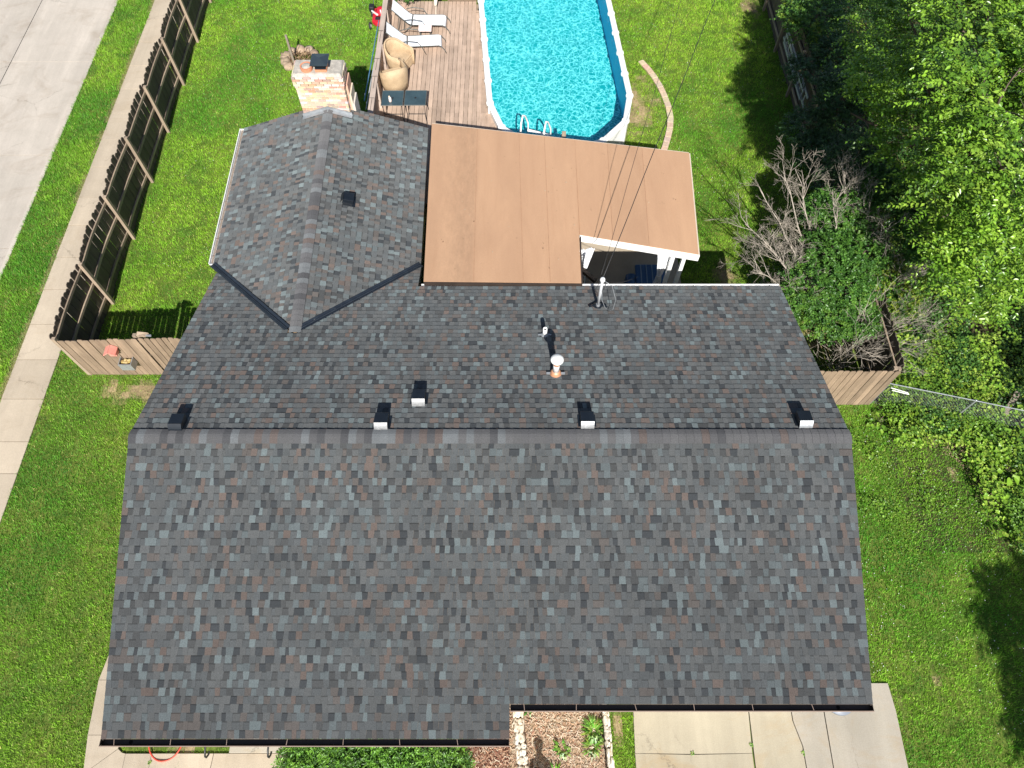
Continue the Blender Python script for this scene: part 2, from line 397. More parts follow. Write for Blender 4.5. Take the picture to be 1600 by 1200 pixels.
# ---------------------------------------------------------------- ground
ROAD_X, WALK_X0, WALK_X1 = -15.22, -13.8, -12.66
dirt = [(-10.2, 9.05, .75, .3), (-9.6, 8.9, .6, .35), (4.35, 20.6, .55, 1.1), (4.2, 19.5, .4, .6), (6.35, 12.75, .3, .5), (6.3, 12.2, .25, .5),
        (8.7, 10.9, .5, .7), (9.3, 10.6, .5, .5), (11.3, 6.6, .2, .3), (9.0, 25.9, .3, .8), (-4.9, 19.2, .3, .6),
        (9.45, 1.7, .05, .5), (8.55, .4, .03, .7), (2.3, .9, .07, .35), (-7.6, .45, .5, .12), (-6.8, .42, .6, .12)]
def dirtmask(x, y):
    m = np.zeros(len(x))
    for cx, cy, rx, ry in dirt:
        d = np.sqrt(((x-cx)/rx)**2+((y-cy)/ry)**2)+(vnoise(x, y, 2.3, 5)-.5)*1.3+(vnoise(x, y, 7.3, 6)-.5)*1.1+(vnoise(y, x, 19, 7)-.5)*.7
        m = np.maximum(m, np.clip((1.25-d)*.85, 0, .85))
    # thin strip of bare soil along the inside of the pavement and the fence line
    e = np.abs(x-(WALK_X0-.03)); m = np.maximum(m, np.clip(1-e/.13, 0, 1)*(vnoise(x, y, 2.5, 9) > .35)*.8)
    return m
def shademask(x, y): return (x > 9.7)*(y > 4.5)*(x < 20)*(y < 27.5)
gx = np.concatenate([[-400, -120, -40, -24], np.arange(-19, -15.3, .5), [-15.3, -15.235, -15.23, -15.0], np.arange(-14.8, 17, .2), [20, 40, 120, 400]])
gy = np.concatenate([[-400, -120, -40, -14], np.arange(-9, 30, .2), [34, 45, 120, 400]])
X, Y = np.meshgrid(gx, gy); Z = np.where(X < -15.232, -.32, 0.0)
nx, ny = len(gx), len(gy); I = np.arange(nx*ny).reshape(ny, nx)
F = np.stack([I[:-1, :-1], I[:-1, 1:], I[1:, 1:], I[1:, :-1]], -1).reshape(-1, 4)
cx = X.ravel()[F].mean(1); cy = Y.ravel()[F].mean(1)
k = dirtmask(cx, cy)[:, None]; nn = vnoise(cx, cy, 1.7, 3)[:, None]
C = lerp(np.array([[.075, .13, .02]]), np.array([[.14, .17, .035]]), nn)
C = lerp(C, np.array([[.34, .25, .15]])*(.8+.4*nn), k)
w = (shademask(cx, cy)*.9)[:, None]; C = lerp(C, np.array([[.06, .05, .028]]), w*(1-k))  # soil colour darkened beyond the fence to paint in the trees' shade
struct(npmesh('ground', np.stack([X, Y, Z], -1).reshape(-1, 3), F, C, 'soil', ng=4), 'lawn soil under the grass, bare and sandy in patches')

# ---------------------------------------------------------------- road, kerb, pavement, front walk, driveway
road = struct(MB().box(-60, -15.37, -60, 90, -.30, -.17).build('road', 'joint'), 'pale concrete street along the left edge')
ry = [-17.5, -12.7, -7.9, -3.1, 1.5, 6.3, 11.2, 14.05, 18.0, 22.7, 27.4, 32.1, 36.8, 41.5, 46.2, 50.9, 55.6, 60.3]
for i in range(len(ry)-1):
    for xa, xb in ((-18.3, -15.385), (-24, -18.325)):
        ya = 15.9 if 0 else ry[i]
        MB().box(xa, xb, ry[i]+.012, ry[i+1]-.012, -.16, -.12+random.uniform(-.003, .003)).build('concrete_slab', 'road', road)
kerb = struct(MB().box(-15.37, -15.225, -60, 90, -.3, .015).build('kerb', 'road', bevel=.02), 'low concrete kerb between street and verge')
walk = struct(MB().box(WALK_X0+.02, WALK_X1-.02, -60, 90, -.05, .012).build('sidewalk', 'joint'), 'concrete pavement between the verge and the fence')
wy = [-2.3, -1.1, .15, 1.4, 2.65, 3.95, 5.3, 6.62, 7.51, 8.77, 10.0, 11.17, 12.4, 13.59, 14.84, 16.0, 17.3, 18.55, 19.8, 21.05, 22.3, 23.6, 24.9, 26.2, 27.5]+[28.75+1.25*q for q in range(24)]
for a, b in zip(wy, wy[1:]):
    dz = random.uniform(-.004, .006)
    MB().hexa([(WALK_X0, a+.008, 0), (WALK_X1, a+.008, 0), (WALK_X1, b-.008, 0), (WALK_X0, b-.008, 0),
               (WALK_X0, a+.008, .035+dz), (WALK_X1, a+.008, .035+dz), (WALK_X1, b-.008, .035-dz), (WALK_X0, b-.008, .035-dz)]).build('paving_slab', 'walk', walk)
def slabs(name, polys, mat, z=.04, label=None):
    base = MB()
    root = None
    xs = [p[0] for q in polys for p in q]; ys = [p[1] for q in polys for p in q]
    for q in polys: base.prism(q, -.04, z-.03)
    root = struct(base.build(name, 'joint'), label)
    for i, q in enumerate(polys):
        c = Vector((sum(p[0] for p in q)/len(q), sum(p[1] for p in q)/len(q)))
        q2 = []
        for p in q:
            d = (c-Vector(p)); q2.append(tuple(Vector(p)+d.normalized()*.008))
        mm = mat[i] if isinstance(mat, list) else mat
        MB().prism(q2, z-.028, z+random.uniform(-.003, .003)).build('concrete_slab', mm, root)
    return root
slabs('front_walk', [[(-9.22, 1.72), (-7.0, 1.72), (-7.0, 3.2), (-9.0, 3.2), (-9.1, 2.5)],
                     [(-9.15, .62), (-7.0, .62), (-7.0, 1.72), (-9.22, 1.72)],
                     [(-9.04, -.12), (-8.42, .36), (-8.4, .62), (-9.15, .62)],
                     [(-9.04, -.12), (-8.5, -.9), (-8.22, -.9), (-8.24, .27), (-8.32, .29), (-8.42, .36)],
                     [(-8.24, .27), (-8.22, -.9), (-7.68, -.9), (-7.68, .27)],
                     [(-7.68, .27), (-7.68, -.9), (-6.42, -.9), (-6.36, .27)],
                     [(-6.36, .27), (-6.42, -.9), (-4.78, -.9), (-4.78, .27)]], 'walk', .045, 'cream concrete walk along the front left corner of the house')
slabs('driveway', [[(2.62, -.9), (2.62, .27), (3.85, .25), (5.13, .27), (5.12, -.9)],
                   [(2.62, .27), (2.68, 2.0), (5.22, 2.0), (5.13, .27), (3.85, .25)],
                   [(5.13, -.9), (5.18, 1.1), (5.22, 2.0), (6.1, 2.0), (6.1, .9), (6.22, .4), (6.22, -.9)],
                   [(6.23, -.9), (6.23, .4), (6.11, .9), (6.11, 2.0), (6.83, 2.0), (6.77, -.9)],
                   [(6.78, -.9), (6.84, 1.66), (8.36, 1.66), (8.4, 1.1), (8.36, -.9)]],
      ['drive2', 'drive2', 'drive2', 'drive', 'drive'], .045, 'cream concrete driveway at the lower right of the house')
MB().box(-6.0, -4.75, .275, 1.2, 0, .16).build('door_step', 'drive', bevel=.01)
struct(bpy.data.objects['door_step'], 'pale concrete step below the front gutter')
patio = struct(MB().box(-2.2, 5.0, 10.0, 15.4, -.03, .05).build('patio_floor', 'walk'), 'concrete floor under the tan patio roof')

# ---------------------------------------------------------------- house
XL, XR = -7.53, 6.66; YR, ZR, S = 5.75, 4.32, .337
YF, YFL, YB = 1.04, .47, 10.52       # front eave, lower left front eave, back eave
XJ = -.06
def zf(y): return ZR-S*(YR-y)
def zb(y): return ZR-S*(y-YR)
WX0, WXR, WX1, WZE, WZR, WYB = -7.74, -5.05, -2.36, 2.39, 3.297, 16.45
def wsh(x, y): return x-.018*(y-11.4)
house = thing('house', 'single storey house with grey and brown shingle roof', 'house', (-.4, 5.7, 0))
w = MB()
w.box(XL+.4, XJ-.1, YFL+.55, 10.0, 0, 2.45); w.box(XJ-.1, XR-.4, YF+.55, 10.0, 0, 2.6); w.box(WX0+.35, WX1-.35, 10.0, WYB-.3, 0, 2.3)
w.build('wall', 'siding', house)
w = MB()
w.add([(XL+.4, 1.05, 2.4), (XL+.4, 9.98, 2.4), (XL+.4, YR, 4.15)], [(0, 1, 2)]); w.add([(XR-.4, 1.6, 2.5), (XR-.4, 9.98, 2.5), (XR-.4, YR, 4.15)], [(0, 2, 1)])
w.add([(WX0+.4, WYB-.3, 2.25), (WX1-.4, WYB-.3, 2.25), (wsh(WXR, 16), WYB-.3, 3.15)], [(0, 2, 1)])
w.build('gable', 'siding', house)
d = MB().box(-5.85, -4.95, .985, 1.02, .16, 2.2).build('front_door', 'white', house)
MB().lathe((-5.05, .96, 1.15), [(.0, 0), (.03, .01), (.03, .03)], 10, (0, -1, 0)).build('handle', 'galv', d)
g = MB().box(3.0, 6.0, 1.545, 1.588, .05, 2.25).build('garage_door', 'white', house)
for i in range(4): MB().box(3.03, 5.97, 1.525, 1.544, .08+i*.545, .58+i*.545).build('panel', 'white', g)
for xa, xb, yy in ((-3.6, -2.0, 1.0),):
    fr = MB().box(xa, xb, yy, yy+.03, .9, 2.0).build('window', 'white', house)
    MB().box(xa+.06, (xa+xb)/2-.02, yy-.015, yy-.002, .96, 1.94).build('pane', 'glass_dark', fr)
    MB().box((xa+xb)/2+.02, xb-.06, yy-.015, yy-.002, .96, 1.94).build('pane', 'glass_dark', fr)
# roof: sheathing with soffit, then shingles
T = .035
def slab(mb, pts, th=.05, mat=0):   # pts on the surface (3d), extruded down
    n = len(pts); mb.cm = mat
    mb.add([tuple(p) for p in pts]+[(p[0], p[1], p[2]-th) for p in pts], [tuple(range(n)), tuple(reversed(range(n, 2*n)))]+[(i, n+i, n+(i+1) % n, (i+1) % n) for i in range(n)])
rf = MB(); e = .012
def F3(x, y): return (x, y, zf(y)-e)
def B3(x, y): return (x, y, zb(y)-e)
slab(rf, [F3(XL, YFL), F3(XJ, YFL), F3(XJ, YF), F3(XR, YF), F3(XR, YR), F3(XL, YR)])
slab(rf, [B3(XL, YR), B3(XR, YR), B3(XR, YB), B3(WX1, YB), B3(WX1, 11.46), B3(WXR, 8.79), B3(XL, 11.3)])
WG = (WZR-WZE)/(WXR-WX0)
def wz(x):
    return WZE+WG*(x-WX0) if x < WXR else WZR-WG*(x-WXR)
def W3(x, y, up=0): return (wsh(x, y), y, wz(x)-e+up)
slab(rf, [W3(WX0, 11.46), W3(WXR, 8.79), W3(WXR, WYB), W3(WX0, WYB)])
slab(rf, [W3(WXR, 8.79), W3(WX1, 11.46), W3(WX1, WYB), W3(WXR, WYB)])
roof = rf.build('roof', 'ply', house)
# bargeboards and fascias
fb = MB()
for x in (XL+.012, XR-.012):
    s_ = 1 if x > 0 else -1
    fb.beam((x+s_*.004, YFL if x < 0 else YF, (zf(YFL) if x < 0 else zf(YF))-.105), (x+s_*.004, YR, ZR-.105), .022, .15)
    fb.beam((x+s_*.004, YR, ZR-.105), (x+s_*.004, YB, zb(YB)-.105), .022, .15)
fb.beam(W3(WX0, WYB+.013, -.09), W3(WXR, WYB+.013, -.09), .022, .14, (0, 0, 1)); fb.beam(W3(WXR, WYB+.013, -.09), W3(WX1, WYB+.013, -.09), .022, .14)
fb.build('bargeboard', 'brown_metal', house)
PAL = {'g': (.094, .099, .101), 'g2': (.083, .090, .094), 'l': (.130, .156, .162), 'l2': (.104, .122, .128), 'b': (.118, .094, .084), 'b2': (.100, .090, .085), 'd': (.045, .050, .055), 'd2': (.063, .066, .068)}
rs = random.Random(3)
def pick(tooth):
    if tooth: k = rs.choices(['g', 'g2', 'l', 'l2', 'b', 'b2', 'd2'], [36, 18, 10, 13, 10, 8, 5])[0]
    else: k = rs.choices(['g2', 'g', 'd', 'd2', 'l2', 'b2'], [32, 18, 15, 18, 8, 9])[0]
    q = rs.uniform(.9, 1.1); return tuple(c*q for c in PAL[k])
def piece(mb, O, U, V, N, u0, u1, v0, v1, t, color, sk0, sk1, dark):
    """one wedge-shaped tab: butt edge proud by t, upper edge tucked under the next course"""
    def P(u, v, h): return O+U*u+V*v+N*h
    vm = v1-.022
    a = [P(u0, v0, -.004), P(u1, v0, -.004), P(u1, v0, t), P(u0, v0, t), P(u1+sk1*.85, vm, t*.2+.001), P(u0+sk0*.85, vm, t*.2+.001),
         P(u1+sk1, v1+.012, .001), P(u0+sk0, v1+.012, .001), P(u1+sk1, v1+.012, -.004), P(u0+sk0, v1+.012, -.004)]
    mb.cc = color; mb.add(a, [(0, 1, 2, 3), (3, 2, 4, 5), (1, 8, 6, 4, 2), (9, 0, 3, 5, 7)])
    mb.cc = tuple(c*.55 for c in color) if dark else color
    mb.add([a[5], a[4], a[6], a[7]], [(0, 1, 2, 3)])
singles = []
def field(mb, O, U, V, N, vmax, ranges, exp=.143, single=lambda v: False, v_start=0):
    v = v_start; row = 0
    while v < vmax-.02:
        v1 = min(v+exp, vmax)
        for ua, ub in ranges((v+v1)/2):
            u = ua; tooth = rs.random() < .5; sk = 0
            while u < ub-.001:
                wd = rs.uniform(.075, .140) if tooth else rs.uniform(.07, .135)
                if rs.random() < .10: wd *= 1.6
                if ub-u-wd < .06: wd = ub-u
                sk1 = rs.uniform(-.018, .018) if u+wd < ub-.001 else 0
                tgt = MB() if single(v) else mb
                piece(tgt, O, U, V, N, u+.001, u+wd-.001, v, v1, .013 if tooth else .0085, pick(tooth), sk, sk1, not tooth)
                if tgt is not mb: singles.append(tgt)
                sk = sk1; u += wd; tooth = not tooth
        v = v1; row += 1
X_ = Vector((1, 0, 0))
Vf = Vector((0, 1, S)).normalized(); Nf = Vector((0, -S, 1)).normalized()
Vb = Vector((0, -1, S)).normalized(); Nb = Vector((0, S, 1)).normalized()
sl = math.sqrt(1+S*S)
sh = MB()
O = Vector((0, YF, zf(YF)-.0)); LF = (YR-YF)*sl
field(sh, O, X_, Vf, Nf, LF, lambda v: [(XL-.015, XR+.015)], single=lambda v: v < .14*2-.01)
n_ext = 4; Oe = Vector((0, YFL, zf(YFL)))
field(sh, Oe, X_, Vf, Nf, (YF-YFL)*sl+.001, lambda v: [(XL-.015, XJ+.015)], exp=(YF-YFL)*sl/4, single=lambda v: v < .3)
singles_front = singles[:300]; over = singles[300:]
for t in over: 
    k = len(sh.v); sh.v += t.v; sh.f += [tuple(i+k for i in f) for f in t.f]; sh.c += t.c; sh.m += t.m
Ob = Vector((0, 11.5, zb(11.5)))
def rb(v):
    y = 11.5-v/sl
    if y < 8.79: return [(XL-.015, XR+.015)]
    d = y-8.79; out = []
    a, b = XL-.015, WXR-.07-d*(WXR-WX0)/2.67
    if b > a+.05: out.append((a, b))
    a, b = WXR+.07+d*(WX1-WXR)/2.67, (XR+.015 if y < YB+.02 else WX1+.02)
    if b > a+.05: out.append((a, b))
    return out
# back slope courses are set out from the eave
nb = int((11.5-YB)*sl/.143); v0 = (11.5-YB)*sl-nb*.143-.02
field(sh, Ob, X_, Vb, Nb, (11.5-YR)*sl-.09, rb, v_start=v0)
# wing slopes (courses run along y)
Y_ = Vector((-.018, 1, 0)).normalized()
LW = math.hypot(WXR-WX0, WZR-WZE)
Vl = Vector((WXR-WX0, 0, WZR-WZE)).normalized(); Nl = Vl.cross(Y_).normalized()
if Nl.z < 0: Nl = -Nl
Vr = Vector((WXR-WX1, 0, WZR-WZE)).normalized(); Nr = Vr.cross(Y_).normalized()
if Nr.z < 0: Nr = -Nr
Ol = Vector((WX0, 11.4, WZE)); Or = Vector((WX1, 11.4, WZE))
def rw(v): 
    t = v/LW; return [(11.46-t*2.67-11.4+.09, WYB+.015-11.4)]
def wingfield(O, V, N, flip):
    # keep face orientation outward by running u backwards on the left slope
    if flip:
        field(sh, O, -Y_, V, N, LW-.09, lambda v: [(-rw(v)[0][1], -rw(v)[0][0])])
    else: field(sh, O, Y_, V, N, LW-.09, rw)
wingfield(Ol, Vl, Nl, True); wingfield(Or, Vr, Nr, False)
so_ = sh.build('shingle_field', 'shingle', roof); so_['kind'] = 'stuff'
for t in singles_front: t.build('shingle', 'shingle', roof)
# ridge caps: bent tabs lapping each other
def caps(P0, P1, sidew, drop, n, mat='shingle'):
    P0 = Vector(P0); P1 = Vector(P1); d = (P1-P0)/n; D = d.normalized(); side = D.cross(Vector((0, 0, 1))).normalized()
    for i in range(n):
        m = MB(); q = rs.uniform(.95, 1.08); c = rs.choices([(.100, .100, .104), (.125, .134, .142), (.108, .088, .082), (.066, .067, .072), (.092, .092, .097)], [6, 3, 3, 2, 5])[0]
        m.cc = tuple(x*q for x in c); L = []
        for s_, up in ((0, .012), (1.06, .003)):
            p = P0+d*(i+s_)
            for a in (-1, -.55, -.2, .2, .55, 1):
                L.append(p+side*sidew*a+Vector((0, 0, up+.012-drop*max(0, abs(a)-.0)**1.25)))
        k = 6; L += [L[j]-Vector((0, 0, .012)) for j in range(6)]
        F = [(j, j+1, j+7, j+6) for j in range(5)]+[(j+1, j, 12+j, 13+j) for j in range(5)]
        m.add(L, F); m.build('ridge_cap', 'shingle', roof)
caps((XL-.01, YR, ZR+.012), (XR+.01, YR, ZR+.012), .155, .155*S*1.05, 92)
caps((wsh(WXR, WYB+.01), WYB+.01, WZR+.012), (wsh(WXR, 8.95), 8.82, WZR+.014), .14, .14*S*1.05, 50)
# valley flashings
for xe, side_, lb in ((WX0, 1, 'long black valley flashing on the left'), (WX1, -1, 'long black valley flashing on the right')):
    a = Vector((wsh(xe, 11.4), 11.46, WZE+.012)); b = Vector((WXR+(-.14 if side_ > 0 else .14), 8.93, WZR-.03))
    m = MB(); dd = (b-a).normalized(); sd_ = dd.cross(Vector((0, 0, 1))).normalized(); up = Vector((0, 0, 1))
    prof = [(-.085, .03), (-.075, .034), (-.018, .010), (0, .034), (.018, .010), (.075, .034), (.085, .03)]
    V = []
    for p in (a, b):
        for u, h in prof: V.append(p+sd_*u+up*h)
    m.add(V, [(i, i+1, i+8, i+7) for i in range(6)])
    m.add([v-up*.035 for v in V], [(i+7, i+8, i+1, i) for i in range(6)])
    m.build('valley_flashing', 'valley', roof, label=lb)
# gutters
def gutter(name, a, b, out, wdt, mats, lipmat, step, straplen=1.0, fill=None, label=None, strapmat='brownlip', hole=None):
    a = Vector(a); b = Vector(b); out = Vector(out).normalized(); up = Vector((0, 0, 1)); D = (b-a).normalized()
    prof = [(0, 0), (0, -.11), (.7*wdt, -.11), (wdt, -.05), (wdt, 0), (wdt-.006, 0), (wdt-.006, -.045), (.68*wdt, -.104), (.006, -.104), (.006, 0)]
    m = MB(); V = []; n = len(prof)
    for p in (a, b):
        for u, h in prof: V.append(p+out*u+up*h)
    m.add(V, [(i, (i+1) % n, n+(i+1) % n, n+i) for i in range(n)]+[tuple(reversed(range(n))), tuple(range(n, 2*n))])
    for p, q in ((a, a+D*.008), (b-D*.008, b)):
        m.hexa([p-up*.11, p+out*wdt*.7-up*.11, q+out*wdt*.7-up*.11, q-up*.11, p, p+out*wdt, q+out*wdt, q])
    g = m.build(name, mats, house, label=label)
    MB().beam(a+out*(wdt+.006)+up*.004, b+out*(wdt+.006)+up*.004, .016, .014).build('lip', lipmat, g)
    L = (b-a).length; s_ = .25
    while s_ < L-.05:
        p = a+D*s_; MB().beam(p+up*.001, p+D*rs.uniform(-.03, .03)+out*wdt*straplen+up*.001, .009, .005).build('hanger', strapmat, g)
        s_ += step*rs.uniform(.92, 1.08)
    if fill: MB().beam(a+out*wdt*.45-up*.07, b+out*wdt*.45-up*.07, wdt*.62, .05).build('debris', fill, g)
    if hole is not None:
        MB().lathe(a+D*hole+out*wdt*.4-up*.1035, [(.035, 0), (.035, .003)], 12).build('outlet', 'black_hole', g)
    return g
gutter('gutter', (XL-.03, YFL-.005, zf(YFL)-.015), (XJ+.01, YFL-.005, zf(YFL)-.015), (0, -1, 0), .115, 'brown_metal', 'brownlip', 1.05, label='dark brown gutter along the lower left front eave', hole=.52)
gutter('gutter', (XJ+.03, YF-.005, zf(YF)-.015), (XR+.02, YF-.005, zf(YF)-.015), (0, -1, 0), .115, 'brown_metal', 'brownlip', 1.05, label='dark brown gutter along the right front eave', hole=6.1)
gutter('gutter', (WX1+.1, YB+.02, zb(YB)-.02), (XR, YB+.02, zb(YB)-.02), (0, 1, 0), .07, 'whitemetal', 'white', .92, label='thin white gutter along the back eave', strapmat='blackpaint')
gutter('gutter', (wsh(WX0, 11.5)-.01, 11.5, WZE-.01), (wsh(WX0, WYB)-.01, WYB, WZE-.01), (-1, 0, 0), .11, 'whitemetal', 'white', .62, fill='dirtgrit', label='white gutter full of grit on the left wing eave')
# roof vents on the back slope: square hood with curved metal front
def roof_vent(x, y, back=True, front='vent_sheet', lab=None, zz=None, rot=0):
    z = zb(y) if back else zz
    h = thing_part('roof_vent', (x, y, z), lab)
    m = MB(); A = .135
    Nn, Vd = (Nb, Vb) if back else (Nr, Vr)
    Ud = X_ if back else Y_
    def P(u, v, hh): return Vector((x, y, z))+Ud*u+Vd*v+Nn*hh
    m.hexa([P(-.18, -.2, .012), P(.18, -.2, .012), P(.18, .12, .012), P(-.18, .12, .012), P(-.18, -.2, .018), P(.18, -.2, .018), P(.18, .12, .018), P(-.18, .12, .018)])
    fl = m.build('flange', 'black_metal', h)
    m = MB()
    m.hexa([P(-A, -A, .01), P(A, -A, .01), P(A, A, .01), P(-A, A, .01), P(-A, -A*1.05, .19), P(A, -A*1.05, .19), P(A, A*.9, .165), P(-A, A*.9, .165)])
    m.build('hood', 'black_metal', h, bevel=.012)
    # upslope end that faces the sun: a curled sheet
    V = []
    for i in range(6):
        t = i/5; V += [P(-A*.98, A*.96+.055*math.sin(t*1.7), .172-.165*t), P(A*.98, A*.96+.055*math.sin(t*1.7), .172-.165*t)]
    m = MB(); m.add(V, [(2*i, 2*i+2, 2*i+3, 2*i+1) for i in range(5)]); 
    m.build('front_sheet', front, h)
M['vent_sheet'] = simple('vent_sheet', (.20, .205, .21), (.33, .335, .34), 9, .35, 40, .1, metal=.15)
def thing_part(name, loc, lab=None):
    o = bpy.data.objects.new(name, None); col.objects.link(o); o.parent = house
    o.location = Vector(loc)-ORG[house.name]; ORG[o.name] = Vector(loc)
    if lab: o['label'] = lab
    return o
roof_vent(-6.66, 6.03, front='black_metal', lab='black square roof vent nearest the left end of the ridge')
roof_vent(-2.60, 6.06, lab='square roof vent with bright metal front, left of the middle')
roof_vent(-1.92, 6.70, lab='square roof vent set further from the ridge')
roof_vent(1.50, 6.09, lab='square roof vent with bright metal front, right of the middle')
roof_vent(5.84, 6.11, front='galv', lab='square roof vent nearest the right end of the ridge')
roof_vent(-4.30, 13.05, back=False, front='black_metal', lab='small black vent on the wing roof', zz=wz(-4.30)+.0)
# plumbing pipes
def pipe_vent():
    y = 7.47; z = zb(y); h = thing_part('flue_pipe', (.94, y, z), 'tall flue pipe with white domed cap and copper collar')
    MB().lathe((.94, y, z-.06), [(.135, 0), (.13, .07), (.10, .16), (.085, .2)], 20).build('collar', 'copper', h, smooth=True)
    MB().lathe((.94, y, z+.1), [(.07, 0), (.07, .5)], 18).build('pipe', 'white', h, smooth=True)
    MB().lathe((.94, y, z+.12), [(.074, .30), (.076, .31), (.076, .40), (.074, .41)], 18).build('band', 'copper', h, smooth=True)
    MB().lathe((.94, y, z+.6), [(.135, 0), (.14, .012), (.13, .035), (.09, .065), (.04, .085), (.005, .092)], 24).build('cap', 'white', h, smooth=True)
    m = MB()
    for s_ in (-1, 1): m.beam((.94+s_*.1, y, z+.03), (.94+s_*.2, y+.0, z+.03), .05, .02)
    m.build('bracket', 'flash', h)
    y = 8.72; z = zb(y); h = thing_part('vent_pipe', (.75, y, z), 'short open white pipe above the flue pipe')
    MB().lathe((.75, y, z-.03), [(.09, 0), (.085, .05), (.05, .1)], 16).build('boot', 'flash', h, smooth=True)
    MB().lathe((.75, y, z+.02), [(.05, 0), (.05, .26), (.036, .26), (.036, .18)], 18).build('pipe', 'white', h, smooth=True)
    MB().lathe((.75, y, z+.2), [(.034, 0), (.034, .005)], 14).build('opening', 'black_hole', h)
    m = MB()
    for s_ in (-1, 1): m.beam((.75+s_*.05, y, z+.03), (.75+s_*.15, y, z+.03), .035, .015)
    m.build('bracket', 'flash', h)
pipe_vent()
# chimney at the gable end of the wing
def chimney():
    ch = thing_part('chimney', (-5.2, 16.5, 0), 'wide brick chimney with two flues')
    x0, x1, y0, y1, zt = -5.86, -4.55, 16.2, 16.84, 4.33
    core = MB().box(x0+.02, x1-.02, y0+.02, y1-.02, 0, zt).build('core', 'mortar', ch)
    bl, bh, bd = .19, .057, .09
    BC = [(.58, .40, .29), (.60, .46, .36), (.52, .30, .21), (.62, .53, .44), (.56, .44, .32), (.50, .36, .27), (.64, .57, .49), (.38, .28, .23)]
    cnt = [0]
    def brick(a, b, tgt):
        m = tgt; m.cc = tuple(c*rs.uniform(.85, 1.12) for c in rs.choice(BC)); m.box(*[v for p in zip(a, b) for v in p])
    lows = MB(); row = 0; z = 2.9 - .075*10
    while z < zt-.01:
        out = .03 if z > zt-.33 else (.012 if z > zt-.40 else 0)
        for face in ('f', 'l', 'r', 'b'):
            if face in 'fb':
                u0, u1 = x0-out, x1+out
            else: u0, u1 = y0-out, y1+out
            u = u0-(bl/2+.005 if row % 2 else 0)
            while u < u1-.02:
                ua, ub = max(u, u0), min(u+bl, u1)
                if ub-ua > .03:
                    j = rs.uniform(-.003, .003)
                    if face == 'f': a, b = (ua, y0-out+j, z), (ub, y0+.05, z+bh)
                    elif face == 'b': a, b = (ua, y1-.05, z), (ub, y1+out+j, z+bh)
                    elif face == 'l': a, b = (x0-out+j, ua+.1*(ua == u0), z), (x0+.05, ub-.1*(ub == u1), z+bh)
                    else: a, b = (x1-.05, ua+.1*(ua == u0), z), (x1+out+j, ub-.1*(ub == u1), z+bh)
                    if b[1] > a[1] and b[0] > a[0]:
                        if face in 'fr' and z > 2.85 and cnt[0] < 290:
                            m = MB(); brick(a, b, m); m.build('brick', 'brick', ch); cnt[0] += 1
                        else: brick(a, b, lows)
                u += bl+.018
        z += .074; row += 1
    lo = lows.build('brick_courses', 'brick', ch); lo['kind'] = 'stuff'
    m = MB(); a = .02
    m.hexa([(x0-a, y0-a, zt), (x1+a, y0-a, zt), (x1+a, y1+a, zt), (x0-a, y1+a, zt), (x0+.03, y0+.04, zt+.09), (x1-.03, y0+.04, zt+.09), (x1-.03, y1-.04, zt+.09), (x0+.03, y1-.04, zt+.09)])
    m.build('crown', 'crown', ch, bevel=.012)
    # stepped shoulder and corbel on the right side, further back
    sh_ = MB(); 
    for i, (dx, z1_) in enumerate(((.05, 3.95), (.09, 3.62), (.13, 3.3))):
        sh_.cc = tuple(c*rs.uniform(.9, 1.1) for c in BC[(i*3) % 8]); sh_.box(x1+(.0 if i == 0 else (.05, .09, .13)[i-1]), x1+dx, y0+.2, y1+.05, 0, z1_)
    sh_.build('shoulder', 'brick', ch)
    ms = MB(); ms.cc = (.66, .5, .42); ms.box(-4.44, -4.34, 16.02, 16.5, 2.2, 2.98); ms.build('shoulder_cap', 'brick', ch)
    # flashing following the two roof slopes
    m = MB()
    for xa, xb in ((x0-.03, wsh(WXR, 16.2)), (wsh(WXR, 16.2), x1+.06)):
        za, zb_ = wz(xa+.09)+.02, wz(xb+.09)+.02
        m.hexa([(xa, y0-.035, za-.02), (xb, y0-.035, zb_-.02), (xb, y0-.005, zb_-.02), (xa, y0-.005, za-.02), (xa, y0-.035, za+.09), (xb, y0-.035, zb_+.09), (xb, y0-.008, zb_+.09), (xa, y0-.008, za+.09)])
        m.hexa([(xa, y0-.14, za+.0), (xb, y0-.14, zb_+.0), (xb, y0-.036, zb_+.0), (xa, y0-.036, za+.0), (xa, y0-.14, za+.012), (xb, y0-.14, zb_+.012), (xb, y0-.036, zb_+.014), (xa, y0-.036, za+.014)])
    m.build('flashing', 'flash', ch)
    zc = zt+.06
    f = MB().lathe((-5.48, 16.42, zc), [(.155, 0), (.165, .10), (.165, .14), (.13, .14), (.12, .0)], 20).build('round_flue', 'terracotta', ch, smooth=False)
    m = MB().lathe((-5.48, 16.42, zc+.10), [(.0, 0), (.13, .0), (.12, .035), (.05, .06), (.0, .065)], 18).build('mortar_fill', 'crown', ch)
    m = MB().box(-5.24, -4.93, 16.3, 16.6, zc, zc+.1); m.build('square_flue', 'terracotta', ch)
    cap = MB().box(-5.23, -4.94, 16.31, 16.59, zc+.1, zc+.15).build('chimney_cap', 'black_metal', ch)
    g = MB()
    for i in range(9):
        t = i/8
        for (ax, ay) in ((lerp(-5.22, -4.95, t), 16.32), (lerp(-5.22, -4.95, t), 16.58), (-5.22, lerp(16.32, 16.58, t)), (-4.95, lerp(16.32, 16.58, t))):
            g.box(ax-.004, ax+.004, ay-.004, ay+.004, zc+.1501, zc+.27)
    g.build('cap_screen', 'black_metal', ch)
    m = MB(); X0, X1, Y0, Y1, zz = -5.32, -4.86, 16.22, 16.7, zc+.271
